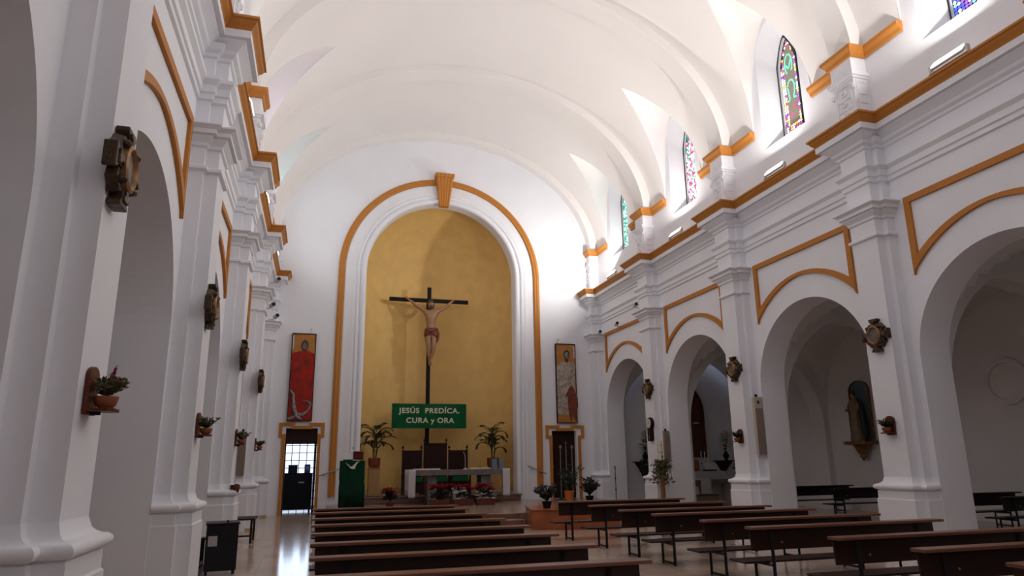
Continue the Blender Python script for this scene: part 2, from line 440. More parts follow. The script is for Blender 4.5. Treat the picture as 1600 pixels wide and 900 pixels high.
# apse: half-elliptic plan, half dome
m = MB(); AD = 2.1
rows = []
for z in (.46, 1.5, 3, 4.5, 6, AZ):
    rows.append([(-(AR+.12)*cos(PI*i/48), YB+.3+AD*sin(PI*i/48), z) for i in range(49)])
for j in range(1, 15):
    p = PI/2*j/14
    rows.append([(-(AR+.12)*cos(PI*i/48)*cos(p), YB+.3+AD*sin(PI*i/48)*cos(p), AZ+(AR+.12)*sin(p)) for i in range(49)])
m.grid(rows); apse = struct(m.build('wall_apse', YELLOW, smooth=60))
m = MB()
m.grid([[(-(AR+.12-o)*cos(PI*i/48), YB+.3+(AD-o)*sin(PI*i/48), z) for i in range(49)] for o, z in ((0, .62), (.02, .62), (.02, .46))])
m.build('trim_13', SKIRT); struct(bpy.data.objects['trim_13'])
# mouldings round the apse arch: rings swept along jambs and arch
def archsweep(mb, prof, z0, y=YB, n=64):
    rows = []
    for r, p in prof:
        pts = [(-r, y-p, z0), (-r, y-p, (z0+AZ)/2)]+[(-r*cos(PI*i/n), y-p, AZ+r*sin(PI*i/n)) for i in range(n+1)]+[(r, y-p, (z0+AZ)/2), (r, y-p, z0)]
        rows.append(pts)
    mb.grid(rows)
m = MB()
rb = lambda r0, r1, h, k=8: [((r0+r1)/2-(r1-r0)/2*cos(PI*i/k), h*sin(PI*i/k)) for i in range(k+1)]
prof = [(AR, -.38), (AR, .02)]+[(a, .02+b) for a, b in rb(AR, AR+.17, .07)]+[(AR+.18, .012), (AR+.20, .012)]+[(a, .012+b) for a, b in rb(AR+.20, AR+.31, .05)]+[(AR+.33, .02), (AR+.42, .02), (AR+.44, .012), (AR+.67, .012)]
archsweep(m, prof, .26)
struct(m.build('trim_14', WHITE, smooth=50))
m = MB(); archsweep(m, [(3.15, 0), (3.15, .05), (3.19, .07), (3.23, .06), (3.27, .075), (3.31, .07), (3.35, .05), (3.35, 0)], .50)
for e in (-1, 1): m.quad((e*3.15, YB, .5), (e*3.15, YB-.06, .5), (e*3.35, YB-.06, .5), (e*3.35, YB, .5))
struct(m.build('trim_15', ORANGE, smooth=20))
# fluted keystone
m = MB()
rows = []
for z, hw, p in ((9.86, .155, .10), (9.88, .165, .14), (10.85, .285, .26), (10.87, .31, .29), (10.98, .33, .31), (11.0, .33, .30)):
    r = [(-hw, YB, z)]
    for i in range(25):
        t = i/24; r.append((-hw+2*hw*t, YB-p-.022*abs(sin(PI*5*t)), z))
    r.append((hw, YB, z)); rows.append(r)
n = m.grid(rows); m.cap(n, len(rows[0]), True); m.cap(n+len(rows[0])*5, len(rows[0]))
struct(m.build('trim_16', ORANGE, smooth=30))
# doorcases with ears
def doorcase(idx, xc, hw, ho, z0, zt):
    m = MB(); fr = lambda x, z: (xc+x, YB-.05, z); bk = lambda x, z: (xc+x, YB+.01, z)
    w = .095; e = ho
    half = [(.20, zt-.09), (.20, zt), (e, zt), (e, zt-.42), (hw+w, zt-.42), (hw+w, z0), (hw, z0), (hw, zt-.33), (e-w, zt-.33), (e-w, zt-w), (.30, zt-w), (.30, zt-.185)]
    m.prism(half+[(-a, b) for a, b in half[::-1]], fr, bk)
    struct(m.build('trim_%d' % idx, ORANGE))
doorcase(17, -4.18, .455, .65, 0, 2.64)
doorcase(18, 4.14, .45, .67, .26, 2.585)
# right door: closed dark leaf in a deep reveal
m = MB(); m.bb(3.69, 4.55, YB+.20, YB+.25, .26, 2.41)
for z0, z1 in ((.4, 1.2), (1.3, 2.3)):
    for x0, x1 in ((3.76, 4.08), (4.16, 4.48)): m.bb(x0, x1, YB+.185, YB+.205, z0, z1)
d = struct(m.build('door_2', DOORW)); 
m = MB(); m.ball((3.78, YB+.16, 1.25), .03); h = m.build('door_handle', GOLDB, d, True)
# left doorway: panel above, leaf folded open, sacristy beyond
m = MB(); m.bb(-4.635, -3.725, YB+.10, YB+.16, 2.02, 2.48); m.bb(-3.80, -3.73, YB+.05, YB+.75, 0, 2.02); m.bb(-4.63, -4.60, YB+.05, YB+.2, 0, 2.02)
struct(m.build('door_1', DOORW))
m = MB(); m.bb(-5.2, -5.1, YB+.35, 25, 0, 3.0); m.bb(-3.2, -3.1, YB+.35, 25, 0, 3.0); m.bb(-5.2, -3.1, 25, 25.1, 0, 3.0); m.bb(-5.2, -3.1, YB+.35, 25.1, 3.0, 3.1)
struct(m.build('wall_sacristy', BLUEW))
m = MB(); m.cur = 0; m.bb(-4.78, -3.32, 24.9, 24.95, .06, 2.6)
gw = struct(m.build('window_9', BLOCK))
m = MB()
for i in range(7): m.bb(-4.79+i*.245, -4.765+i*.245, 24.86, 24.91, .05, 2.6)
for i in range(11): m.bb(-4.8, -3.3, 24.86, 24.91, .05+i*.25, .075+i*.25)
m.build('window_frame', BLUEW, gw)
# dark cabinet standing in the sacristy
t = thing('cabinet', -4.15, 23.2, 0, 'dark cabinet standing in the lit sacristy behind the left doorway', 'cabinet')
m = MB(); m.bb(-.68, .20, -.2, .2, .06, 1.14); m.bb(-.70, .36, -.22, .22, 1.14, 1.17); m.bb(.20, .34, -.18, .2, .06, 1.14); m.build('body', BLACK, t, bevel=.008)
for x in (-.6, .28): m = MB(); m.bb(x-.03, x+.03, -.15, .15, 0, .06); m.build('leg', BLACK, t)
m = MB(); m.bb(-.08, .10, -.23, -.20, .86, .90); m.build('handle', CHROME, t)
t = thing('storage_box', -4.42, 23.2, 1.17, 'small dark box on top of the cabinet behind the left doorway', 'box')
m = MB(); m.bb(-.14, .14, -.1, .1, 0, .22); m.build('box_body', BLACK, t, bevel=.01); m = MB(); m.bb(-.15, .15, -.11, .11, .22, .25); m.build('lid', BLACK, t)
t = thing('ring_binder', -3.98, 23.2, 1.17, 'blue upright binder on the cabinet beyond the left doorway', 'binder')
BL = mat('blue_card', (.10, .14, .35), .5)
m = MB(); m.bb(-.09, .09, -.1, .1, 0, .26); m.build('cover', BL, t, bevel=.006); m = MB(); m.bb(-.05, .05, -.104, -.1, .1, .2); m.build('spine_label', LINEN, t)

# ---- sanctuary platform, steps, apse step
m = MB(); m.bb(-2.9, 5.0, 16.05, YB, 0, .26); m.bb(-3.35, -2.9, 18.0, YB, 0, .26); struct(m.build('floor', STEP, bevel=.01))
m = MB(); m.bb(-2.95, 1.02, 15.75, 16.05, 0, .13); struct(m.build('floor', STEP, bevel=.01))
m = MB(); m.bb(-2.4, .95, 16.035, 16.052, .15, .235); m.bb(-2.4, .95, 15.738, 15.752, .01, .11); struct(m.build('trim_19', PINK))
m = MB(); m.bb(-AR-.02, AR+.02, 21.12, 24.0, .26, .46); struct(m.build('floor', STEP, bevel=.008))
m = MB(); m.bb(-AR-.05, AR+.05, 21.06, 21.2, .425, .465); struct(m.build('trim_20', MARBLE, bevel=.01))
m = MB(); m.bb(-AR+.1, AR, 21.095, 21.125, .28, .41); struct(m.build('trim_21', PINK))
m = MB(); m.prism([(.78, 14.55), (2.6, 14.0), (2.7, 15.6), (1.12, 16.1)], lambda x, y: (x, y, 0), lambda x, y: (x, y, .40))
m.prism([(.76, 14.53), (2.62, 13.98), (2.72, 15.62), (1.10, 16.12)], lambda x, y: (x, y, .40), lambda x, y: (x, y, .425))
ledge = tag(m.build('marble_ledge', REDM, bevel=.004), 'low red marble ledge beside the altar steps carrying a dark plant', 'ledge')

# ------------------------------------------------------------------ clerestory windows
PAL = {1: [('teal', (.03, .42, .33)), ('mint', (.45, .95, .8)), ('white', (1, 1, 1)), ('green', (.02, .3, .2))],
       2: [('white', (1, 1, 1)), ('crimson', (.65, .03, .16)), ('pink', (.9, .45, .6)), ('green', (.02, .3, .2)), ('white', (1, 1, 1))],
       3: [('white', (1, 1, 1)), ('amber', (.95, .5, .1)), ('plum', (.35, .05, .18)), ('white', (1, 1, 1)), ('violet', (.25, .1, .5))],
       4: [('blue', (.08, .09, .8)), ('violet', (.25, .1, .5)), ('aqua', (.2, .75, .9)), ('white', (1, 1, 1)), ('blue', (.08, .09, .8))]}
TAUPE = tint('taupe', (.20, .16, .13), .5)
LETTER = tint('letter_green', (.10, .80, .42), 1.3)
wi = 1
for s in (1, -1):
    for k in range(4):
        c = BAYC[k]; X = s*5.79
        hw, zb, zs, rise = .285, 8.18, 9.85, .62
        pz = lambda y: zs+rise*(1-(abs(y)/hw)**1.6)
        fr = MB()
        n = 16
        us = [-hw+2*hw*i/n for i in range(n+1)]
        out = [(-hw-.035, zb)]+[(u*1.13, pz(u)+.06) for u in us]+[(hw+.035, zb)]
        inn = [(-hw, zb)]+[(u, pz(u)) for u in us]+[(hw, zb)]
        fr.grid([[(X-s*.07, c+y, z) for y, z in inn], [(X-s*.07, c+y, z) for y, z in out], [(X+s*.02, c+y, z) for y, z in out]])
        w = struct(fr.build('window_%d' % wi, LEADS, smooth=True)); wi += 1
        mats = [LEADS, TAUPE, LETTER]+[tint(a, b, (1.5 if s > 0 else 3.5)) for a, b in PAL[k+1]]
        g = MB()
        g.cur = 0; g.poly([(X, c+y, z) for y, z in inn])                        # lead came behind the tiles
        mosaic = k != 2
        def tile(y0, y1, z0, z1, q, dx=.006, cut=.25):
            g.cur = q; a, b = (y1-y0), (z1-z0); P = [(y0+a*cut, z0), (y1-a*cut, z0), (y1, z0+b*cut), (y1, z1-b*cut), (y1-a*cut, z1), (y0+a*cut, z1), (y0, z1-b*cut), (y0, z0+b*cut)]
            if all(z <= pz(y)-.015 for y, z in P): g.poly([(X-s*dx, c+y, z) for y, z in P])
        nn = 3+len(PAL[k+1])
        if not mosaic:
            g.cur = 1; g.poly([(X-s*.004, c+y, z) for y, z in [(-.16, 8.44)]+[(-.16+.32*i/10, min(pz(-.16+.32*i/10)-.17, 10.3)) for i in range(11)]+[(.16, 8.44)]])
        y = -hw+.01; cell = .062
        rows = int((zs+rise-zb)/cell)
        for i in range(rows):
            for j in range(9):
                yy = -hw+.008+j*cell; zz = zb+.01+i*cell
                if not mosaic and abs(yy+cell/2) < .16 and 8.44 < zz+cell/2 < pz(min(.16, abs(yy+cell/2)))-.17: continue
                tile(yy, yy+cell*.86, zz, zz+cell*.86, R.randrange(3, nn))
        if not mosaic:
            def stroke(pts, w=.034):
                g.cur = 2
                for i in range(len(pts)-1):
                    a, b = Vector(pts[i]), Vector(pts[i+1]); d = (b-a); q = Vector((-d.y, d.x)).normalized()*w/2; a2 = a+d*.06; b2 = b-d*.06
                    g.poly([(X-s*.012, c+p.x, p.y) for p in (a2+q, b2+q, b2-q, a2-q)])
            sg = -s
            stroke([(.115*cos(t), 9.83+.24*sin(t)) for t in [(-1.0+i*.42) for i in range(13)]])
            stroke([(-sg*.11, 9.88), (-sg*.01, 9.72), (sg*.11, 9.95)])
            stroke([(-.14, 8.98), (-.06, 9.0)]+[(.115*cos(t), 9.24+.21*sin(t)) for t in [(-2.2-i*.41) for i in range(10)]][::1]+[(.06, 9.0), (.14, 8.98)])
            g.cur = 5
            for (py, pzz) in ((sg*.07, 8.80), (-sg*.05, 8.64)):
                for q in range(7):
                    a = q*2*PI/7; g.poly([(X-s*.013, c+py, pzz), (X-s*.013, c+py+.06*cos(a-.2), pzz+.06*sin(a-.2)), (X-s*.013, c+py+.06*cos(a+.2), pzz+.06*sin(a+.2))])
        g.build('stained_glass', mats, w, recalc=False)

# ------------------------------------------------------------------ floodlights on the cornices
def area(name, x, y, z, d, sx, sy, power, col):
    l = bpy.data.lights.new(name, 'AREA'); l.shape = 'RECTANGLE'; l.size = sx*S; l.size_y = sy*S; l.energy = power; l.color = col
    o = bpy.data.objects.new(name, l); COL.objects.link(o); o.location = (x*S, y*S, z*S)
    o.rotation_euler = Vector(d).to_track_quat('-Z', 'Y').to_euler(); o['kind'] = 'helper'; return o
ordn = ['nearest the altar wall', 'second from the altar wall', 'third from the altar wall', 'farthest from the altar']
for s, sn in ((1, 'right'), (-1, 'left')):
    for k in range(6):
        c = BAYC[k]
        if k < 4:
            t = thing('floodlight', s*5.13, c, 7.16, '%s floodlight on the ochre ledge of the %s cornice, %s' % ('lit white' if s > 0 else 'upward', sn, ordn[k]), 'floodlight', 'floodlights along the %s cornice' % sn)
            rot = Matrix.Rotation(-s*math.radians(50), 3, 'Y')
            m = MB(); m.box(0, 0, .11, .15, .55, .04, rot); m.build('housing', LGREY, t, bevel=.01)
            v = rot @ Vector((0, 0, .035)); m = MB(); m.box(v.x, 0, .11+v.z, .13, .52, .012, rot); m.build('lamp_glass', LAMPON, t)
            m = MB(); m.bb(-.03, .03, -.33, -.305, 0, .14); m.bb(-.03, .03, .305, .33, 0, .14); m.bb(-.05, .05, -.33, .33, 0, .01); m.build('bracket', LGREY, t)
        dr = (-.75, .40, .70) if (s > 0 and k == 0) else (-s*.70, 0, .75)
        l = area('flood', s*4.97, c, 7.38, dr, .12, .34, (150 if k == 0 else 178) if s > 0 else 30, (1, .95, .89) if s > 0 else (1, .96, .95))

# ------------------------------------------------------------------ benches
def bench(L, wood_m, label, group, x, y, rz=0):
    t = thing('bench', x, y, 0, label, 'bench', group, rz)
    h = L/2
    m = MB(); m.bb(-h, h, -.095, .055, .672, .70); m.build('top_rail', RAIL_LIT if wood_m is BENCH else wood_m, t, bevel=.006)
    m = MB(); rot = Matrix.Rotation(math.radians(-4), 3, 'X'); m.box(0, .035, .56, L-.10, .022, .235, rot); m.build('backrest', wood_m, t, bevel=.004)
    m = MB(); m.bb(-h-.0, h+.0, .10, .40, .30, .325); m.build('seat', wood_m, t, bevel=.006)
    for sx in (-1, 1):
        xx = sx*(h-.30)
        m = MB(); m.tube([(xx, -.0, .0), (xx, .0, .33), (xx, .018, .64)], .022, 4); m.build('leg', BLACKM, t)
        m = MB(); m.tube([(xx, .34, 0), (xx, .34, .30)], .02, 4); m.build('leg', BLACKM, t)
        m = MB(); m.tube([(xx, 0, .285), (xx, .36, .285)], .018, 4); m.build('seat_rail', BLACKM, t); m = MB(); m.tube([(xx, 0, .03), (xx, .34, .03)], .014, 4); m.build('foot_rail', BLACKM, t)
        m = MB(); m.lathe([(.001, 0), (.011, 0), (.011, .006), (.001, .006)], (0, 0, 0), 10)
        m.v = [(xx+sx*-.14+a, .022-c2, .52+b) for a, b, c2 in m.v]; m.build('screw_cap', CHROME, t)
    return t
BYL = [12.3, 11.35, 10.15, 9.1, 8.0, 7.03, 6.0, 4.97]
words = ['front', 'second', 'third', 'fourth', 'fifth', 'sixth', 'seventh', 'eighth', 'ninth']
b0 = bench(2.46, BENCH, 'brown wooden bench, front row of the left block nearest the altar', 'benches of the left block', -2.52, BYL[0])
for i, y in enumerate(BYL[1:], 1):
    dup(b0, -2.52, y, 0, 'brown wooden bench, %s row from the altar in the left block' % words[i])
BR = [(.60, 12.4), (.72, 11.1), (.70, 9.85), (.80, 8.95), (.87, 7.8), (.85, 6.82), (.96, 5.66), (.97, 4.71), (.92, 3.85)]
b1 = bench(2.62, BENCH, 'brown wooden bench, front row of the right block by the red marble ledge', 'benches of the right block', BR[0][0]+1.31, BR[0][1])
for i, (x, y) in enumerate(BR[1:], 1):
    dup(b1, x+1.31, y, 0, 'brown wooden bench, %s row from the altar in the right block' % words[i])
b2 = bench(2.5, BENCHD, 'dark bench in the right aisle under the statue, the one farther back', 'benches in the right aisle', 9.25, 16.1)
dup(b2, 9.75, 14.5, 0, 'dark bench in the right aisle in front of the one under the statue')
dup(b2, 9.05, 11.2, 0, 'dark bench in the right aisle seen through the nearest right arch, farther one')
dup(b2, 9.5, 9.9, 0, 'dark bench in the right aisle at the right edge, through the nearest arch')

# ------------------------------------------------------------------ crucifix
CX, CYY = -.18, 23.15
t = thing('crucifix', CX, CYY, .46, 'large black cross with a life-size painted crucified figure in the yellow apse', 'crucifix')
m = MB(); m.bb(-.065, .065, -.05, .05, 0, 7.0); m.build('upright_beam', CROSSW, t, bevel=.006)
m = MB(); m.bb(-1.40, 1.38, -.115, -.045, 6.44, 6.575); m.build('cross_beam', CROSSW, t, bevel=.006)
def skin_obj(name, verts, edges, radii, m_, parent, sub=2, root=0):
    me = bpy.data.meshes.new(name); me.from_pydata([(x*S, y*S, z*S) for x, y, z in verts], edges, [])
    o = bpy.data.objects.new(name, me); COL.objects.link(o); o.parent = parent
    sk = o.modifiers.new('skin', 'SKIN'); sk.use_smooth_shade = True; sk.branch_smoothing = .6
    sv = me.skin_vertices[0].data if me.skin_vertices else None
    if sv is None:
        me.attributes  # created by the modifier
    for i, r in enumerate(radii):
        rr = r if isinstance(r, tuple) else (r, r); me.skin_vertices[0].data[i].radius = (rr[0]*S, rr[1]*S)
    me.skin_vertices[0].data[root].use_root = True
    su = o.modifiers.new('sub', 'SUBSURF'); su.levels = sub; su.render_levels = sub
    me.materials.append(m_); return o
def build_skin(name, chain, m_, parent, sub=2):
    """chain: dict key -> (pos, radius, parentkey)"""
    keys = list(chain); verts = [chain[k][0] for k in keys]; rad = [chain[k][1] for k in keys]
    edges = [(keys.index(k), keys.index(chain[k][2])) for k in keys if chain[k][2]]
    me = bpy.data.meshes.new(name); me.from_pydata([(x*S, y*S, z*S) for x, y, z in verts], edges, [])
    o = bpy.data.objects.new(name, me); COL.objects.link(o); o.parent = parent
    import bmesh
    bm = bmesh.new(); bm.from_mesh(me); lay = bm.verts.layers.skin.verify(); bm.verts.ensure_lookup_table()
    for i, v_ in enumerate(bm.verts):
        r = rad[i]; r = r if isinstance(r, tuple) else (r, r)
        v_[lay].radius = (r[0]*S, r[1]*S); v_[lay].use_root = (i == 0)
    bm.to_mesh(me); bm.free()
    sk = o.modifiers.new('skin', 'SKIN'); sk.use_smooth_shade = True
    su = o.modifiers.new('sub', 'SUBSURF'); su.levels = sub; su.render_levels = sub
    me.materials.append(m_); return o
Z0 = .46; q = lambda x, y, z: (x-CX, y, z-Z0)
ch = {'pelvis': (q(-.14, -.17, 5.78), (.15, .11), None), 'waist': (q(-.135, -.18, 5.98), (.125, .095), 'pelvis'), 'ribs': (q(-.14, -.20, 6.22), (.155, .12), 'waist'),
      'chest': (q(-.14, -.20, 6.42), (.17, .12), 'ribs'), 'neckb': (q(-.145, -.20, 6.56), (.08, .07), 'chest'), 'neck': (q(-.15, -.23, 6.62), .05, 'neckb'), 'head1': (q(-.16, -.27, 6.70), (.07, .075), 'neck'), 'head2': (q(-.165, -.28, 6.80), (.082, .095), 'head1'), 'head3': (q(-.165, -.265, 6.88), (.06, .07), 'head2'),
      'shL': (q(-.32, -.19, 6.55), .072, 'chest'), 'elL': (q(-.66, -.16, 6.76), .046, 'shL'), 'faL': (q(-.78, -.15, 6.86), .045, 'elL'), 'wrL': (q(-.93, -.14, 6.97), .028, 'faL'),
      'shR': (q(.04, -.19, 6.55), .072, 'chest'), 'elR': (q(.38, -.16, 6.74), .046, 'shR'), 'faR': (q(.48, -.15, 6.84), .045, 'elR'), 'wrR': (q(.60, -.14, 6.96), .028, 'faR'),
      'hipL': (q(-.23, -.17, 5.68), .10, 'pelvis'), 'thL': (q(-.23, -.22, 5.50), .088, 'hipL'), 'knL': (q(-.21, -.26, 5.32), .065, 'thL'), 'caL': (q(-.20, -.21, 5.14), .062, 'knL'), 'anL': (q(-.17, -.15, 4.86), .036, 'caL'), 'heL': (q(-.165, -.14, 4.80), .04, 'anL'), 'toL': (q(-.15, -.20, 4.64), .032, 'heL'),
      'hipR': (q(-.05, -.17, 5.68), .10, 'pelvis'), 'thR': (q(-.04, -.22, 5.50), .088, 'hipR'), 'knR': (q(-.04, -.27, 5.32), .065, 'thR'), 'caR': (q(-.07, -.24, 5.14), .06, 'knR'), 'anR': (q(-.12, -.20, 4.88), .036, 'caR'), 'heR': (q(-.125, -.20, 4.82), .038, 'anR'), 'toR': (q(-.11, -.26, 4.66), .032, 'heR')}
for e, k, wx, wy, wz in ((-1, 'L', -.93, -.14, 6.97), (1, 'R', .60, -.14, 6.96)):
    ch['pa'+k] = (q(wx+e*.045, wy-.01, wz+.03), (.035, .02), 'wr'+k)
    for j, (a, l) in enumerate(((-.5, .055), (-.18, .075), (.12, .08), (.42, .07), (1.15, .05))):
        dx, dz = cos(a+.5)*e, sin(a+.5)
        ch['f%s%da' % (k, j)] = (q(wx+e*.045+dx*l*.6, wy-.015, wz+.03+dz*l*.6), .011, 'pa'+k)
        ch['f%s%db' % (k, j)] = (q(wx+e*.045+dx*l*1.1, wy-.035, wz+.03+dz*l*1.1), .009, 'f%s%da' % (k, j))
ch = {k: (v[0], ((v[1][0]*1.28, v[1][1]*1.2) if isinstance(v[1], tuple) else v[1]*(1.0 if k[0] == 'f' and len(k) > 3 else 1.27)), v[2]) for k, v in ch.items()}
body = build_skin('body', ch, SKIN, t)
# face features as a small surface of the body: brow, nose, beard
m = MB(); m.tube([(.013, -.385, 6.37), (.014, -.41, 6.33), (.015, -.395, 6.315)], [.008, .014, .01], 8); m.build('nose', SKIN, body, True)
m = MB(); m.ball((.013, -.255, 6.39), .118, 14, 1.0, 1.0, 1.05)
m.tube([(-.07, -.25, 6.40), (-.10, -.24, 6.28), (-.105, -.22, 6.14), (-.09, -.23, 6.05)], [.045, .04, .03, .012], 10); m.tube([(.095, -.25, 6.40), (.12, -.24, 6.28), (.12, -.22, 6.15)], [.045, .035, .012], 10)
m.v = [(x, y+.035, z+.02) for x, y, z in m.v]
hr = m.build('hair', HAIR, t, True)
m = MB(); m.ball((.02, -.345, 6.215), .065, 12, 1, .7, 1.1); m.build('beard', HAIR, t, True)
# loincloth: wrapped band with hanging end
m = MB(); rows = []
for i, (z, rx, ry) in enumerate(((5.96, .19, .15), (5.92, .215, .175), (5.85, .225, .19), (5.76, .235, .205), (5.70, .23, .20), (5.66, .22, .19))):
    rows.append([(.04+rx*(1+.05*sin(5*a+i))*cos(a), -.18+ry*(1+.06*sin(7*a+i*1.3))*sin(a), z-Z0-.05*(1-abs(cos(a)))*(i > 3)*-1.4) for a in [2*PI*j/40 for j in range(40)]])
m.grid(rows, True)
m.tube([(-.14, -.34, 5.44), (.02, -.39, 5.36), (.17, -.34, 5.46), (.26, -.22, 5.47)], [.03, .045, .05, .04], 10)
m.tube([(.25, -.22, 5.47), (.30, -.22, 5.28), (.27, -.22, 5.10), (.22, -.23, 4.96)], [.045, .055, .05, .02], 8)
m.build('loincloth', REDCLOTH, t, 60)

# ------------------------------------------------------------------ green banner with lettering
t = thing('banner', -.15, 22.86, 2.53, 'green cloth panel lettered in cream hanging at the foot of the crucifix', 'banner')
m = MB(); m.bb(-1.25, 1.25, -.03, .03, .02, .83); m.build('panel', GREEN, t, bevel=.01)
def text(parent, body_, size, x, y, z, m_, name='lettering', sx=1.0, ext=.004):
    c = bpy.data.curves.new(name, 'FONT'); c.body = body_; c.size = size*S; c.align_x = 'CENTER'; c.extrude = ext*S; c.offset = .006*S; c.space_character = 1.12
    o = bpy.data.objects.new(name, c); c.materials.append(m_); COL.objects.link(o); o.parent = parent
    bpy.context.view_layer.update()
    me = bpy.data.meshes.new_from_object(o.evaluated_get(bpy.context.evaluated_depsgraph_get())); bpy.data.objects.remove(o)
    o = bpy.data.objects.new(name, me); COL.objects.link(o); o.parent = parent
    o.location = (x*S, y*S, z*S); o.rotation_euler = (PI/2, 0, 0); o.scale = (sx, 1, 1); return o
text(t, 'JESÚS  PREDÍCA,', .235, .0, -.036, .52, CREAM, sx=1.08)
text(t, 'CURA y ORA', .235, .02, -.036, .20, CREAM, sx=1.08)

# ------------------------------------------------------------------ three sedilia chairs
def throne(x, w, hgt, label):
    t = thing('throne_chair', x, 22.45, .46, label, 'chair', 'carved chairs behind the altar')
    h = w/2
    m = MB(); m.bb(-h+.02, h-.02, .20, .24, .10, hgt); m.bb(-h-.01, h+.01, .18, .26, hgt-.05, hgt)
    for i in range(4):
        for j in range(6): m.bb(-h+.06+i*(w-.12)/4, -h+.05+(i+1)*(w-.12)/4-.02, .192, .2, .55+j*(hgt-.65)/6, .55+(j+1)*(hgt-.65)/6-.02)
    m.build('backrest', DWOOD, t, bevel=.004)
    for e in (-1, 1):
        m = MB(); m.bb(e*h-.025, e*h+.025, .19, .25, 0, hgt+.02); m.build('leg', DWOOD, t)
        m = MB(); m.lathe([(.012, 0), (.012, .03), (.035, .05), (.04, .075), (.03, .10), (.012, .115), (.012, .13), (.006, .16), (.001, .165)], (e*h, .22, hgt+.02), 10); m.build('finial', DWOOD, t, True)
        m = MB(); m.bb(e*h-.025, e*h+.025, -.32, -.27, 0, .64); m.build('leg', DWOOD, t)
        m = MB(); m.bb(e*h-.03, e*h+.03, -.34, .2, .62, .66); m.bb(e*h-.012, e*h+.012, -.27, .2, .08, .40); m.build('armrest', DWOOD, t, bevel=.006)
    m = MB(); m.bb(-h+.02, h-.02, -.31, .2, .33, .38); m.bb(-h+.02, h-.02, -.30, -.27, .05, .36); m.build('seat', DWOOD, t)
    m = MB(); m.bb(-h+.035, h-.035, -.30, .18, .38, .53); m.build('cushion', CUSH, t, bevel=.02)
    return t
throne(-.73, .60, 1.37, 'dark carved chair with green cushion left of the tall central one')
throne(.03, .72, 1.60, 'tall central dark carved chair with green cushion behind the altar')
throne(.79, .60, 1.37, 'dark carved chair with green cushion right of the tall central one')

# ------------------------------------------------------------------ altar and what lies on it
AY = 20.45
t = thing('altar_table', .33, AY, .26, 'grey marble altar table with a long engraved slab in front of the chairs', 'altar')
m = MB(); m.bb(-1.46, 1.46, -.42, .42, .81, .965); m.build('table_top', MARBLE, t, bevel=.006)
for x, w in ((-.80, .125), (.80, .125)):
    m = MB(); m.prism([(x-w*1.15, .81), (x+w*1.15, .81), (x+w, 0), (x-w, 0)], lambda a, b: (a, -.3, b), lambda a, b: (a, .3, b)); m.build('leg', MARBLE, t)
m = MB(); R.seed(2); m.bb(-.78, .42, -.4212, -.42, .868, .8695)
for i in range(24):
    x = -.76+i*.05
    if i % 7 == 5: continue
    m.bb(x, x+.007, -.4225, -.42, .868, .915)
    if i % 2: m.bb(x+.028, x+.035, -.4225, -.42, .868, .915)
    m.bb(x, x+.034, -.4225, -.42, .885+.01*(i % 3), .891+.01*(i % 3))
m.build('worn_inscription', INK, t)
for nm, x0, x1, label in (('left', -1.50, -1.30, 'white linen cloth draped over the left end of the marble altar'), ('right', 1.28, 1.50, 'white linen cloth hanging down the right end of the marble altar')):
    m = MB()
    sgn = -1 if nm == 'left' else 1
    for yy in (-.44,):
        rows = []
        for j in range(13):
            u = j/12
            rows.append([(x0+(x1-x0)*i/8, yy-.012*sin(i*1.7+u*2)*u, .98-u*.78) for i in range(9)])
        m.grid(rows)
    m.grid([[(x0+(x1-x0)*i/8, -.44+.88*j/6, .98+.004*sin(i*2+j)) for i in range(9)] for j in range(7)])
    m.grid([[(sgn*1.50+.01*sin(i*1.3)*u*sgn, -.44+.88*i/12, .98-u*.72) for i in range(13)] for u in (0, .25, .5, .75, 1)])
    o = m.build('altar_cloth', LINEN, None, True); o.modifiers.new('sol', 'SOLIDIFY').thickness = .006
    at(o, .33, AY, .26); tag(o, label, 'cloth', 'linen cloths on the altar')
m = MB(); rows = [[(-.38+.76*i/14, -.2+.4*j/5, .03*abs(sin(i*.9+j))*(1 if 0 < j < 5 else .4)+.012) for i in range(15)] for j in range(6)]
m.grid(rows); m.grid([[(a, b, 0) for a, b, c in r] for r in rows]); m.grid([rows[0], [(a, b, 0) for a, b, c in rows[0]]])
tag(at(m.build('folded_cloth', LINEN, None, True), -.62, AY-.18, 1.226), 'crumpled white cloth lying on the altar top towards the left', 'cloth')
t = thing('open_book', .98, AY-.15, 1.226, 'open book with cream pages lying on the right part of the altar', 'book')
m = MB()
for e in (-1, 1): m.grid([[(e*(.01+.30*i/6), -.13+.26*j, .035+.03*sin(PI*i/6*.9)-.02*i/6) for i in range(7)] for j in (0, 1)]); m.grid([[(e*(.01+.30*i/6), -.13, .035+.03*sin(PI*i/6*.9)-.02*i/6) for i in range(7)], [(e*(.01+.30*i/6), -.13, 0) for i in range(7)]])
m.build('pages', CREAM, t, True); m = MB(); m.bb(-.33, .33, -.15, .15, 0, .012); m.build('cover', TERRA, t)
t = thing('altar_microphone', .56, AY-.05, 1.226, 'slim pale gooseneck microphone standing on the altar', 'microphone')
m = MB(); m.lathe([(.07, 0), (.06, .03), (.015, .045)], (0, 0, 0), 16); m.build('base', LGREY, t, True)
m = MB(); m.tube([(0, 0, .03), (.0, 0, .25), (-.02, -.01, .42), (-.07, -.03, .52)], .009, 8); m.build('gooseneck', LGREY, t, True)
m = MB(); m.tube([(-.07, -.03, .52), (-.10, -.04, .56)], .016, 8); m.build('capsule', BLACKM, t, True)
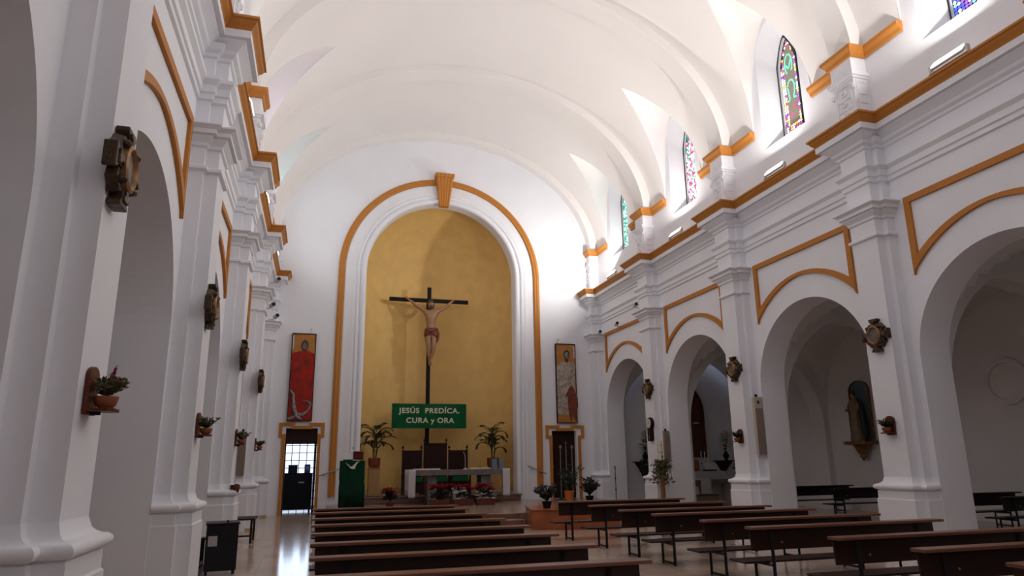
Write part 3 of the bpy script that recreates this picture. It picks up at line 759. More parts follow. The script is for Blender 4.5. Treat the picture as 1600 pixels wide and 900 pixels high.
for i, x in enumerate((1.47, 1.68)):
    t = thing('glass_vase', x-.04, AY-.1, 1.226, 'square grey-blue glass vase on the altar, %s of the pair' % ('left' if i == 0 else 'right'), 'vase', 'glass vases on the altar')
    m = MB(); m.bb(-.075, .075, -.075, .075, 0, .29); m.build('vase_body', GLASSV, t, bevel=.01)
    m = MB(); m.bb(-.08, .08, -.08, .08, .29, .305); m.build('rim', GLASSV, t)
t = thing('stone_stool', .27, 19.9, .26, 'small grey stone block below the altar, behind the poinsettias', 'stool')
m = MB(); m.bb(-.16, .16, -.13, .13, 0, .40); m.build('block', LINEN, t, bevel=.02); m = MB(); m.bb(-.19, .19, -.16, .16, .40, .46); m.build('cap', LINEN, t, bevel=.01)
t = thing('votive_cup', 2.22, 22.0, .46, 'small clay cup on the floor right of the altar cloth', 'cup')
m = MB(); m.lathe([(.05, 0), (.065, .13), (.055, .13), (.04, .02)], (0, 0, 0), 14); m.build('cup_body', TERRA, t, True); m = MB(); m.lathe([(.03, .1), (.03, .22), (.001, .23)], (0, 0, 0), 10); m.build('candle', LINEN, t, True)

# ------------------------------------------------------------------ lectern
LX, LY = -2.80, 19.0
t = thing('lectern', LX, LY, .26, 'lectern covered by a long green cloth with a white dove, left of the altar', 'lectern')
m = MB(); m.bb(-.31, .31, -.20, .20, 0, 1.20); m.build('stand', DWOOD, t)
m = MB()
rows = []
for j in range(13):
    z = 1.25-j*1.23/12; w = .315+.012*(j > 5)+.004*sin(j)
    rows.append([(-w+2*w*i/20, -.225-.008*sin(i*.9)*j/12, z) for i in range(21)])
m.grid(rows); m.grid([[(-.315+.63*i/20, -.225, 1.25) for i in range(21)], [(-.315+.63*i/20, .225, 1.25) for i in range(21)]])
for e in (-1, 1): m.quad((e*.316, -.225, 1.25), (e*.316, .2, 1.25), (e*.32, .2, .75), (e*.32, -.225, .75))
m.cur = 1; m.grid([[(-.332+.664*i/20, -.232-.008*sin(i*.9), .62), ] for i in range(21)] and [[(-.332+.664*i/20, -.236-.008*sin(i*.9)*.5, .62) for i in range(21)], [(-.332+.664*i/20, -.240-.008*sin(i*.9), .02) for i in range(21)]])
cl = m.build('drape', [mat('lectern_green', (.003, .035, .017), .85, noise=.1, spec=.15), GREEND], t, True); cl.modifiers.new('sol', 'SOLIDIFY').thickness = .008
m = MB(); dv = [(-.19, 1.20), (-.11, 1.15), (-.05, 1.09), (-.01, 1.105), (.04, 1.15), (.10, 1.21), (.175, 1.235), (.11, 1.17), (.075, 1.10), (.065, 1.065), (.07, 1.04), (.0, 1.035), (-.06, 1.055), (-.09, 1.10), (-.13, 1.14)]
m.prism(dv, lambda x, z: (x, -.240, z), lambda x, z: (x, -.252, z)); m.build('dove_emblem', CREAM, t)
t2 = thing('book_rest', LX-.12, LY-.02, 1.51, 'grey metal book rest on top of the green lectern', 'book rest')
m = MB(); m.box(0, 0, .11, .24, .02, .20, Matrix.Rotation(-.5, 3, 'X')); m.build('plate', LGREY, t2, bevel=.004); m = MB(); m.bb(-.12, .12, -.1, .08, 0, .03); m.build('foot', BLACKM, t2)
t2 = thing('red_book', LX+.15, LY-.02, 1.51, 'thick dark red book standing open-faced on the green lectern', 'book')
m = MB(); m.box(0, 0, .12, .26, .05, .20, Matrix.Rotation(-.5, 3, 'X')); m.build('cover', mat('dark_red_leather', (.07, .006, .006), .7, spec=.15), t2, bevel=.006); m = MB(); m.box(0, .02, .225, .25, .05, .02, Matrix.Rotation(-.5, 3, 'X')); m.build('page_edge', TERRA, t2)
t2 = thing('lectern_microphone', LX+.0, LY-.12, 1.51, 'thin black microphone rising from the green lectern', 'microphone')
m = MB(); m.tube([(0, 0, 0), (.0, -.01, .2), (.0, -.03, .31)], .005, 6); m.build('gooseneck', BLACKM, t2); m = MB(); m.ball((0, -.035, .325), .018); m.build('capsule', BLACKM, t2, True)

# ------------------------------------------------------------------ palms on pedestals
def frond(mb, base, az, el, L, droop, n=15, lw=.14):
    p = Vector(base); pts = [p.copy()]; a = el
    for i in range(n):
        d = Vector((cos(az)*cos(a), sin(az)*cos(a), sin(a))); p = p+d*(L/n); pts.append(p.copy()); a -= droop/n*(.4+1.2*i/n)
    mb.tube(pts, [.008*(1-.7*i/n) for i in range(n+1)], 5, False)
    side = Vector((-sin(az), cos(az), 0))
    for i in range(4, n+1):
        for e in (-1, 1):
            d = (pts[i]-pts[i-1]).normalized(); dirv = side*e*.8+d*.75+Vector((0, 0, -.35))
            mb.leaf(pts[i], dirv, lw*(1.15-.6*abs(i/n-.5)), .05, Vector((0, 0, 1)))
def potted_palm(x, y, z, seed, label, ptype, flip=1, hs=1.0):
    R.seed(seed)
    t = thing('potted_palm', x, y, z, label, 'potted palm', 'palms either side of the chairs')
    m = MB(); m.lathe([(.13, 0), (.17, .03), (.185, .10), (.185, .30), (.165, .30), (.16, .26), (.001, .26)], (0, 0, 0), 24); m.build('pot', BRPOT, t, True)
    m = MB()
    for i in range(4): m.tube([(.03*cos(i*2), .03*sin(i*2), .25), (.05*cos(i*2)*1.5, .04*sin(i*2), .55), (.03*flip, 0, 1.0*hs)], [.028, .022, .015], 7)
    m.build('stem', LEAFO, t, True)
    m = MB()
    for i in range(17):
        az = i*2.4+R.uniform(-.3, .3); z0 = .42+.038*i
        frond(m, (.03*flip*z0, 0, z0*hs), az, R.uniform(.95, 1.35), R.uniform(.50, .74)*hs, R.uniform(1.3, 2.6), 22, .18)
    m.build('fronds', LEAF, t)
    return t
for x, seed, hp, lab, fl in ((-1.99, 5, 1.30, 'potted kentia palm on the pedestal left of the chairs', 1), (1.80, 9, 1.27, 'potted kentia palm on the pedestal right of the chairs', -1)):
    t = thing('pedestal', x, 22.0, .46, 'tall plain sandstone pedestal under the %s palm' % ('left' if x < 0 else 'right'), 'pedestal', 'palm pedestals')
    hh = hp-.46
    m = MB(); m.prism([(-.17, -.15), (.17, -.15), (.17, .15), (-.17, .15)], lambda a, b: (a, b, .04), lambda a, b: (a, b, hh-.03)); m.build('shaft', PED, t, bevel=.012)
    m = MB(); m.bb(-.19, .19, -.17, .17, 0, .04); m.build('plinth', PED, t, bevel=.006); m = MB(); m.bb(-.19, .19, -.17, .17, hh-.03, hh); m.build('cap', PED, t, bevel=.006)
    potted_palm(x, 21.98, hp, seed, lab, 0, fl, 1.05)

# ------------------------------------------------------------------ bushy plants
def bush(mb, c, rx, rz, n, l, w, up=.5, flat=False):
    for _ in range(n):
        a = R.uniform(0, 2*PI); u = R.random()**.5; e = R.uniform(-.4, 1)
        d = Vector((cos(a)*rx, sin(a)*rx, e*rz)); p = Vector(c)+d*u*R.uniform(.5, 1)
        mb.leaf(p, Vector((cos(a), sin(a), R.uniform(-.2, 1)*up*2)), l*R.uniform(.6, 1.2), w)
def stems(mb, c, n, h, spread, l, w, k=6, r=.006):
    for _ in range(n):
        a = R.uniform(0, 2*PI); s_ = spread*R.uniform(.3, 1); hh = h*R.uniform(.6, 1.05)
        pts = [Vector(c)+Vector((cos(a)*s_*(i/6)**1.3, sin(a)*s_*(i/6)**1.3, hh*i/6)) for i in range(7)]
        mb.tube(pts, r, 4, False)
        for j in range(k):
            i = R.uniform(1.5, 6); i0 = int(i); p = pts[i0]+(pts[min(i0+1, 6)]-pts[i0])*(i-i0)
            b = R.uniform(0, 2*PI); mb.leaf(p, (cos(b), sin(b), R.uniform(.1, 1)), l*R.uniform(.7, 1.2), w)
def star(mb, c, r, n=6, tilt=.3, w=.35):
    c = Vector(c); t0 = R.uniform(0, PI)
    for i in range(n):
        a = t0+i*2*PI/n; mb.leaf(c, (cos(a), sin(a)*.8-.2, R.uniform(-.1, .5)), r, r*w, Vector((0, -.5, 1)))
def poinsettia(x, y, z, w, label, white=False, name='poinsettia_planter', tr=True, hh=.55):
    t = thing(name, x, y, z, label, 'poinsettias', 'poinsettias before the altar')
    if tr:
        m = MB(); m.prism([(-w*.86, 0), (w*.86, 0), (w, .17), (-w, .17)], lambda a, b: (a, -.10-b*.12, b), lambda a, b: (a, .10+b*.12, b)); m.build('trough', TROUGH, t, bevel=.008)
    else:
        m = MB(); m.lathe([(.09, 0), (.12, .13), (.10, .13), (.001, .11)], (0, 0, 0), 16); m.build('pot', TROUGH, t, True)
    m = MB(); stems(m, (0, 0, .13), 18, hh*.55, w*.7, .10, .05, 7); bush(m, (0, 0, hh*.45), w*.95, .1, 110 if tr else 90, .10, .05); m.build('foliage', LEAFD, t)
    m = MB()
    for _ in range(22 if tr else 16):
        star(m, (R.uniform(-w, w), R.uniform(-.12, .12), hh*R.uniform(.72, 1.02)), R.uniform(.09, .13), 7, w=.5); 
    m.build('red_bracts', REDFL, t)
    if white:
        m = MB()
        for _ in range(34): star(m, (R.uniform(-w, w*.3) if white == 1 else R.uniform(-w, w), R.uniform(-.16, -.02), hh*R.uniform(.3, .72)), R.uniform(.04, .06), 5, w=.5)
        m.build('white_flowers', WHFL, t)
    return t
R.seed(11)
poinsettia(-1.72, 19.55, .26, .17, 'single red poinsettia in a low pot between lectern and altar', name='potted_poinsettia', tr=False, hh=.50)
poinsettia(-.38, 19.45, .26, .29, 'maroon trough of red poinsettias, left of the three before the altar')
poinsettia(.30, 19.45, .26, .29, 'maroon trough with white flowers and poinsettias, middle of three before the altar', 1)
poinsettia(.94, 19.45, .26, .29, 'maroon trough of red poinsettias, right of the three before the altar', 2)
def potplant(name, x, y, z, label, potm, leafm, h, sp, n, l, w, pr=.13, ph=.2, group=None, k=8):
    t = thing(name, x, y, z, label, 'potted plant', group)
    m = MB(); m.lathe([(pr*.72, 0), (pr, ph*.9), (pr*1.06, ph*.9), (pr*1.06, ph), (pr*.9, ph), (pr*.85, ph*.85), (.001, ph*.85)], (0, 0, 0), 18); m.build('pot', potm, t, True)
    m = MB(); stems(m, (0, 0, ph*.85), n, h, sp, l, w, k); m.build('foliage', leafm, t); return t
potplant('potted_plant', 1.25, 14.9, .425, 'dark leafy plant in a black pot on the red marble ledge', BLACK, LEAFD, .36, .32, 34, .11, .04, .11, .14)
potplant('potted_plant', 3.68, 20.0, .26, 'orange pot with grassy palm in front of the right doorway', ORPOT, LEAF, .75, .42, 20, .22, .03, .15, .30)
potplant('potted_plant', 4.25, 19.8, .26, 'broad dark plant right of the orange pot before the right doorway', BLACK, LEAFD, .52, .45, 46, .12, .045, .13, .15)

# ------------------------------------------------------------------ processional poles by the right door
for i, (x, h_, w_) in enumerate(((3.77, 1.62, 'left'), (3.96, 1.68, 'middle'), (4.16, 1.62, 'right'))):
    t = thing('processional_pole', x, 20.95, .26, 'thin %s in front of the right doorway, %s of three' % ('cross-topped pole' if i == 1 else 'pole with a candle cup', w_), 'processional pole', 'processional poles by the right door')
    m = MB(); m.tube([(0, 0, 0), (0, 0, h_-.06)], .014, 8); m.build('pole', CHROME, t, True)
    m = MB(); m.lathe([(.09, 0), (.09, .02), (.02, .05)], (0, 0, 0), 14); m.build('foot', BLACKM, t, True)
    m = MB()
    if i == 1: m.bb(-.01, .01, -.01, .01, h_-.08, h_+.12); m.bb(-.05, .05, -.01, .01, h_+.04, h_+.06); m.build('cross_head', GOLDB, t)
    else: m.lathe([(.012, h_-.08), (.05, h_-.02), (.055, h_), (.03, h_), (.03, h_+.05), (.001, h_+.05)], (0, 0, 0), 14); m.build('candle_cup', CHROME, t, True)

# ------------------------------------------------------------------ handrails
for s in (-1, 1):
    x0, x1 = (-3.62, -3.05) if s < 0 else (2.80, 3.44); z0, z1 = (1.10, 1.28) if s < 0 else (1.30, 1.04)
    t = thing('handrail', (x0+x1)/2, YB-.12, 0, 'short sloping steel handrail on the altar wall, %s side of the apse' % ('left' if s < 0 else 'right'), 'handrail', 'wall handrails')
    hw = (x1-x0)/2; m = MB(); m.tube([(-hw, 0, z0), (hw, 0, z1)], .018, 8); m.build('rail', CHROME, t, True)
    for e in (-.5, .4):
        zz = z0+(z1-z0)*(e*.5+.5); m = MB(); m.tube([(e*hw, 0, zz), (e*hw, .0, zz-.05), (e*hw, .13, zz-.05)], .009, 6); m.build('bracket', BLACKM, t)

# ------------------------------------------------------------------ two painted icon panels
def panel(x, z0, label, kind):
    t = thing('icon_panel', x, YB-.06, z0, label, 'painting', 'tall painted panels above the doorways')
    W, H = .345, 2.64
    m = MB(); m.bb(-W, W, -.02, .04, 0, H); m.build('board', [PGOLD], t, bevel=.006)
    fl = lambda z: (lambda a, b: (a, -.022, b), lambda a, b: (a, -.034, b))
    A, B = lambda a, b: (a, -.018, b), lambda a, b: (a, -.032, b)
    A2, B2 = lambda a, b: (a, -.03, b), lambda a, b: (a, -.045, b)
    m = MB()
    for e in (-1, 1): m.bb(e*W-.012, e*W+.012, -.035, .04, 0, H)
    m.bb(-W, W, -.035, .04, H-.02, H+.01); m.bb(-W, W, -.035, .04, -.01, .015); m.build('frame', DWOOD, t)
    hc = (.03, H-.36)
    m = MB(); m.prism([(hc[0]+.105*cos(a), hc[1]+.155*sin(a)) for a in [i*2*PI/20 for i in range(20)]], A2, B2); m.prism([(hc[0]-.05, hc[1]-.25), (hc[0]+.05, hc[1]-.25), (hc[0]+.05, hc[1]-.1), (hc[0]-.05, hc[1]-.1)], A, A2); m.build('painted_head', PDARK, t)
    m = MB(); m.prism([(hc[0]+.065*cos(a), hc[1]-.025+.115*sin(a)) for a in [i*2*PI/20 for i in range(20)]], B2, lambda a, b: (a, -.048, b)); m.build('painted_face', PGREY if kind else mat('icon_face', (.14, .10, .09), .6), t)
    rb = MB()
    if kind == 0:
        rb.prism([(-.33, 0.02), (.33, .02), (.335, H-.62), (.18, H-.55), (.09, H-.52), (-.03, H-.53), (-.20, H-.57), (-.33, H-.60)], A, B)
        rb.build('painted_robe', PRED, t)
        m = MB(); m.tube([(-.32, -.04, .92), (-.22, -.045, .80), (-.19, -.05, .45), (-.10, -.05, .15), (.05, -.05, .03)], [.02, .035, .055, .06, .03], 8)
        m.tube([(-.12, -.045, .20), (.08, -.045, .18), (.22, -.045, .30), (.30, -.045, .50), (.27, -.045, .58)], [.05, .045, .035, .02, .01], 8)
        m.tube([(-.33, -.04, .05), (-.15, -.045, .12)], .045, 6); m.tube([(.08, -.045, .60), (.22, -.045, .58), (.27, -.045, .50)], [.01, .018, .02], 6)
        m.build('painted_grey_fishes', PGREY, t, True)
    else:
        rb.prism([(-.33, 0.30), (-.10, .26), (.10, .25), (.10, .9), (.32, .95), (.335, H-.70), (.14, H-.60), (.05, H-.64), (-.10, H-.60), (-.28, H-.68), (-.335, H-.80)], A, B)
        rb.build('painted_robe', PWHITE, t)
        m = MB(); m.prism([(.13, .02), (.20, .28), (.26, .10), (.34, .05), (.31, .30), (.385, .55), (.38, .80), (.30, 1.02), (.22, 1.20), (.17, 1.24), (.10, 1.18), (-.02, .95), (-.10, .84), (.02, .88), (.03, .60), (.06, .30)], A2, B2)
        m.build('painted_fish', PFISH, t)
        for cc, mm in (((-.2, .7), 0),):
            k = MB()
            for i in range(26):
                a0 = R.uniform(0, 6); px, pz = R.uniform(-.28, .25), R.uniform(.35, H-.85)
                k.tube([(px+.06*cos(a0+j*.5), -.034, pz+.09*sin(a0+j*.5)) for j in range(5)], .006, 4)
            k.build('painted_folds', PGREY, t)
    m = MB(); m.bb(-W+.02, -W+.055, -.028, -.02, H-.48, H-.06) if kind == 0 else m.bb(W-.055, W-.02, -.028, -.02, H-.48, H-.06); m.build('painted_scroll', LINEN, t)
    m = MB(); hx = .18 if kind == 0 else -.26
    m.tube([(hx, .03, H), (hx, .03, H+.15), (hx+.03, .0, H+.17), (hx+.03, -.03, H+.13)], .009, 6); m.build('wall_hook', CHROME, t)
panel(-4.27, 2.69, 'tall icon panel of a dark-haired figure in red above the left doorway', 0)
panel(4.22, 2.66, 'tall icon panel of a figure in white with a brown fish above the right doorway', 1)

# ------------------------------------------------------------------ stations of the cross
def station(x, y, z, s, label):
    t = thing('station_plaque', x, y, z, label, 'wall plaque', 'carved cross plaques on the pillars', -s*PI/2)
    # local: faces -Y (towards the viewer of its wall), x sideways
    def flare(a, b, c_, d_, dep, rot):
        P = [(-a, b), (a, b), (c_*.5, (b+d_)/2), (c_, d_-.03), (c_, d_), (-c_, d_), (-c_, d_-.03), (-c_*.5, (b+d_)/2)]
        ca, sa = round(cos(rot)), round(sin(rot))
        P = [(x_*ca-z_*sa, x_*sa+z_*ca) for x_, z_ in P]; return P
    m = MB()
    for i in range(4):
        P = flare(.055, .12, .085, .275, 0, i*PI/2); m.prism(P, lambda a, b: (a, 0, b), lambda a, b: (a, -.085, b))
        P = flare(.03, .14, .05, .24, 0, i*PI/2); m.prism(P, lambda a, b: (a, -.08, b), lambda a, b: (a, -.10, b))
    m.build('cross_arms', BRONZE, t, bevel=.008)
    m = MB(); pts = []
    for i in range(24):
        a = i*2*PI/24; r = .20+.022*cos(4*a+PI)+.012*cos(12*a); pts.append((r*cos(a), r*1.08*sin(a)))
    m.prism(pts, lambda a, b: (a, 0, b), lambda a, b: (a*.93, -.075, b*.93))
    for i in range(4):
        a = PI/4+i*PI/2; m.lathe([(.001, -.02), (.035, -.01), (.045, .015), (.02, .035), (.001, .04)], (.165*cos(a), -.08, .175*sin(a)), 8)
    m.build('rosette', BRONZE, t, bevel=.008)
    m = MB(); rows = [[(r*cos(2*PI*i/28), -d, 1.15*r*sin(2*PI*i/28)) for i in range(28)] for r, d in ((.145, .07), (.14, .105), (.12, .115), (.105, .10), (.10, .085))]
    m.grid(rows, True); m.build('oval_frame', GOLDB, t, True)
    m = MB(); m.prism([(.105*cos(2*PI*i/28), 1.15*.105*sin(2*PI*i/28)) for i in range(28)], lambda a, b: (a, -.08, b), lambda a, b: (a, -.088, b))
    pic = m.build('painting', mat('station_painting', (.045, .06, .07), .4, c2=(.17, .12, .08), nscale=6), t)
    return t
SX = XM-.005
for (s, y, z, lab) in ((1, 9.0, 3.385, 'right nave pillar nearest the viewer'), (1, 13.09, 3.365, 'right nave pillar above the beige speaker'), (1, 17.25, 3.36, 'right nave pillar above the pendulum clock'),
                       (-1, 4.72, 3.345, 'nearest left pillar, the largest in view'), (-1, 8.88, 3.335, 'second left pillar from the viewer'), (-1, 12.9, 3.34, 'third left pillar from the viewer'), (-1, 16.95, 3.34, 'left pillar farthest from the viewer')):
    station(s*SX, y, z, s, 'carved bronze-brown cross plaque with oval picture on the %s' % lab)

# ------------------------------------------------------------------ wall brackets with flower pots
def bracket(s, y, z, label, label2, fl, seed):
    R.seed(seed)
    x = s*SX; t = thing('plant_shelf', x, y, z, label, 'wall shelf', 'wooden wall shelves on the pillars', -s*PI/2)
    m = MB(); n = 10; m.prism([(-.09, -.04), (.09, -.04)]+[(.09*cos(PI*i/n), .20+.06*sin(PI*i/n)) for i in range(n+1)], lambda a, b: (a, 0, b), lambda a, b: (a, -.028, b)); m.build('back_board', WALNUT, t, bevel=.004)
    m = MB(); m.prism([(-.095, 0), (.095, 0), (.095, -.12), (.06, -.15), (-.06, -.15), (-.095, -.12)], lambda a, b: (a, b-.02, -.02), lambda a, b: (a, b-.02, .0)); m.build('shelf', WALNUT, t, bevel=.003)
    m = MB(); m.bb(-.012, .012, -.08, -.02, -.04, -.02); m.build('support', BLACKM, t)
    p = thing('potted_flowers', x-s*.102, y, z, label2, 'potted plant', 'flower pots on the pillar shelves')
    m = MB(); m.lathe([(.035, 0), (.058, .02), (.07, .06), (.07, .075), (.06, .075), (.001, .06)], (0, 0, 0), 20); m.build('bowl', TERRA, p, True)
    m = MB(); stems(m, (0, 0, .06), 44, .13, .15, .05, .018, 10, .0025); m.build('foliage', LEAFO if s < 0 else LEAF, p)
    m = MB()
    if fl:
        for i in range(44): z_ = i/44; m.leaf((.01+.03*z_, R.uniform(-.012, .012), .12+.15*z_), (R.uniform(-1, 1), R.uniform(-1, 1), .6), .035*(1.3-z_), .02)
    for i in range(14): m.leaf((R.uniform(-.1, .1), R.uniform(-.1, .1), R.uniform(.10, .19)), (R.uniform(-1, 1), R.uniform(-1, 1), 1), .025, .015)
    m.build('blossoms', MAG if fl else WHFL, p)
bracket(-1, 4.80, 1.775, 'walnut wall shelf on the nearest left pillar', 'clay bowl of greenery with a tall magenta flower spike on the nearest left pillar', 1, 3)
bracket(-1, 8.93, 1.785, 'walnut wall shelf on the second left pillar from the viewer', 'clay bowl of mixed greenery on the second left pillar', 0, 4)
bracket(-1, 13.07, 1.79, 'walnut wall shelf on the third left pillar from the viewer', 'clay bowl of greenery on the third left pillar', 0, 5)
bracket(-1, 17.2, 1.78, 'walnut wall shelf on the left pillar farthest away', 'clay bowl of greenery on the farthest left pillar', 0, 6)
bracket(1, 8.99, 1.81, 'walnut wall shelf on the nearest right pillar in view', 'clay bowl of trailing greenery on the nearest right pillar', 0, 7)
bracket(1, 13.10, 1.80, 'walnut wall shelf on the right pillar beside the beige speaker', 'clay bowl of dark greenery on the right pillar by the beige speaker', 0, 8)

# ------------------------------------------------------------------ column speakers
def speaker(x, y, z0, z1, s, label, w=.15, grm=BEIGED, badge=True):
    t = thing('column_speaker', x, y, z0, label, 'speaker', 'column speakers on the pillars', 0)
    h = z1-z0
    m = MB(); m.bb(-w, w, -.09, 0, 0, h); m.build('cabinet', BEIGE if badge else BEIGED, t, bevel=.008)
    m = MB(); m.bb(-w+.012, w-.012, -.10, -.088, .012, h*.80); m.build('grille', grm, t)
    m = MB()
    if badge: m.bb(-.022, .022, -.096, -.088, h*.88, h*.93); m.build('badge', BLACKM, t)
    m2 = MB(); m2.bb(-.02, .02, -.05, -.01, h, h+.06); m2.build('mount', BLACKM, t)
speaker(5.33, 12.76, 1.50, 2.72, 1, 'beige column speaker on the right pillar beside the shelf with flowers', .10)
speaker(5.34, 16.90, 1.40, 2.19, 1, 'grey column speaker on the right pillar behind the paschal candle', .075, BEIGED, False)
speaker(-5.37, 16.905, 1.20, 2.17, -1, 'narrow brown column speaker on the flank of the farthest free left pillar', .085, BEIGED, False)

# ------------------------------------------------------------------ cameras / projectors on the mouldings
for i, (s, x, y, z, lab) in enumerate(((1, 5.22, 17.9, 5.92, 'white long security camera above the far right ochre frame, beside the pillar capital'), (1, 5.3, 19.45, 5.66, 'grey bullet camera standing on the far right ochre frame'), (1, 5.25, 20.7, 5.62, 'grey spotlight at the corner of the far right ochre frame'),
                                       (-1, -5.08, 18.0, 5.42, 'pale spotlight fixed to the far left pillar capital'), (-1, -5.02, 18.8, 5.30, 'pale camera hanging below the far left pillar capital'), (-1, -5.0, 18.1, 6.12, 'small pale spotlight under the far left cornice'))):
    t = thing('wall_camera' if 'camera' in lab else 'spotlight', x, y, z, lab, 'camera' if 'camera' in lab else 'spotlight', 'devices on the mouldings')
    m = MB(); m.tube([(-s*.02, .12, 0), (-s*.10, -.16, -.01)], [.055, .06], 12); m.build('housing', LGREY, t, True)
    m = MB(); m.tube([(-s*.10, -.16, -.01), (-s*.105, -.175, -.01)], .045, 12); m.build('lens', BLACKM, t, True)
    m = MB(); m.tube([(-s*.05, 0, -.03), (-s*.0, .0, -.09), (s*.13, .0, -.09)], .014, 6); m.build('arm', LGREY, t)

# ------------------------------------------------------------------ clock
t = thing('pendulum_clock', 5.12, 17.22, 1.93, 'dark pendulum wall clock with white round face on the right pillar', 'clock', None, -PI/2)
m = MB(); m.prism([(-.10, .05), (-.06, 0), (.06, 0), (.10, .05), (.10, .40), (-.10, .40)], lambda a, b: (a, 0, b), lambda a, b: (a, -.09, b))
m.lathe([(.16, 0), (.17, .04), (.15, .09), (.001, .09)], (0, 0, 0), 24, caps=True)
nb = 12; m.v[nb:] = [(x_, -z_, .48+y_) for x_, y_, z_ in m.v[nb:]]; m.build('case', DWOOD, t, True)
m = MB(); m.lathe([(.125, 0), (.125, .012), (.001, .012)], (0, 0, 0), 24); m.v = [(x_, -.088-z_, .48+y_) for x_, y_, z_ in m.v]; f_ = m.build('clock_face', PINKW, t, True)
m = MB(); m.box(.0, -.104, .52, .008, .003, .09); m.box(.02, -.104, .48, .06, .003, .008); m.build('hands', BLACKM, f_)
m = MB(); m.tube([(0, -.092, .34), (0, -.092, .12)], .004, 6); m.ball((0, -.094, .11), .03, 10, 1, .3, 1); m.build('pendulum', GOLDB, t, True)

# ------------------------------------------------------------------ sanctuary lamp, fonts, candle stand
t = thing('sanctuary_lamp', 5.90, YB-.15, 1.50, 'glowing red sanctuary lamp on a white shelf on the far right wall', 'lamp')
m = MB(); m.lathe([(.04, .16), (.055, .20), (.055, .42), (.045, .42)], (0, -.05, 0), 14); m.build('red_glass', REDL, t, True)
m = MB(); m.lathe([(.05, .12), (.05, .16), (.03, .18)], (0, -.05, 0), 12); m.build('holder', BLACKM, t, True)
m = MB(); m.bb(-.13, .13, -.16, .15, 0, .04); m.bb(-.10, .08, -.06, .15, .04, .28); m.build('shelf', LINEN, t, bevel=.008)
m = MB(); m.bb(-.22, -.19, -.05, -.02, .25, .29); m.tube([(-.20, -.03, .25), (-.18, .02, .12), (-.1, .06, .1)], .008, 6); m.build('cable', BLACKM, t)
t = thing('wall_font', 5.87, YB-.02, 1.16, 'small white half-bowl font under the red lamp', 'font')
m = MB(); m.lathe([(.02, -.10), (.06, -.06), (.12, 0), (.12, .03), (.10, .03), (.09, .0), (.001, -.02)], (0, -.04, 0), 18, 1, .8); m.build('bowl', LINEN, t, True); m = MB(); m.bb(-.03, .03, -.02, .02, -.1, .03); m.build('mount', LINEN, t)
t = thing('candle_stand', 5.48, 20.6, 0, 'thin black wrought-iron stand against the far right wall', 'candle stand')
m = MB(); m.lathe([(.012, .1), (.012, .5), (.03, .53), (.012, .56), (.012, .85), (.028, .88), (.012, .91), (.012, 1.15), (.02, 1.18), (.014, 1.27)], (0, 0, 0), 10); m.build('shaft', BLACKM, t, True)
for i in range(3):
    a = i*2*PI/3+.5; m = MB(); m.tube([(0, 0, .2), (.08*cos(a), .08*sin(a), .12), (.05*cos(a), .05*sin(a), .06), (.13*cos(a), .13*sin(a), .0)], .012, 6); m.build('leg', BLACKM, t)

# ------------------------------------------------------------------ paschal candle
t = thing('paschal_candle', 5.02, 16.6, 0, 'tall cream paschal candle wreathed with greenery on a wooden post by the right pillar', 'candle')
m = MB(); m.tube([(0, 0, .05), (0, 0, 1.22)], [.06, .055], 12); m.lathe([(.16, 0), (.16, .03), (.07, .06)], (0, 0, 0), 16); m.build('post', wood('post_wood', (.26, .13, .05), (.18, .085, .03), .5, 2, 2), t, True)
m = MB(); m.tube([(0, 0, 1.22), (0, 0, 1.92)], .05, 16); m.build('candle', WAX, t, True)
m = MB(); 
for z_ in (1.80, 1.62): m.lathe([(.052, z_), (.052, z_+.015)], (0, 0, 0), 16, caps=False)
m.bb(-.008, .008, -.056, -.05, 1.4, 1.56); m.bb(-.035, .035, -.056, -.05, 1.5, 1.515); m.build('candle_mark', GOLDB, t)
m = MB(); R.seed(21)
for _ in range(60):
    a = R.uniform(0, 2*PI); r = R.uniform(.05, .24); pts = [(0, 0, 1.25), (cos(a)*r*.7, sin(a)*r*.7, 1.36), (cos(a)*r, sin(a)*r, 1.25), (cos(a)*r*1.1, sin(a)*r*1.1, R.uniform(.85, 1.15))]
    m.tube(pts, .005, 4, False)
    for j in range(5):
        k = R.choice(pts[1:]); m.leaf((k[0]+R.uniform(-.04, .04), k[1]+R.uniform(-.04, .04), k[2]+R.uniform(-.08, .08)), (R.uniform(-1, 1), R.uniform(-1, 1), R.uniform(-1, .5)), .13, .05)
m.build('greenery', LEAFO, t)

# ------------------------------------------------------------------ right aisle: side altar end wall
ZY = YB-.02
t = thing('side_retable', 8.33, ZY, 1.50, 'tall arched brown retable panel above the side altar', 'retable')
m = MB(); n = 18; P = [(-.98, 0), (.98, 0)]+[(.98*cos(PI*i/n), 1.55+1.05*sin(PI*i/n)) for i in range(n+1)]
m.prism(P, lambda a, b: (a, 0, b), lambda a, b: (a, -.08, b)); m.build('panel', wood('retable_wood', (.12, .04, .022), (.07, .022, .012), .5, 1, 2), t)
m = MB(); rows = [[((.98-o)*cos(PI*i/n), -d, 1.55+(1.05-o)*sin(PI*i/n)) for i in range(n+1)] for o, d in ((0, 0), (0, .12), (.08, .12), (.08, .06))]
rows = [[(r[0][0], r[0][1], 0)]+r+[(r[-1][0], r[-1][1], 0)] for r in rows]; m.grid(rows); m.build('arched_frame', WALNUT, t, True)
m = MB(); m.bb(.55, .75, -.12, -.08, 1.15, 1.19); m.build('inscription_plate', LGREY, t)
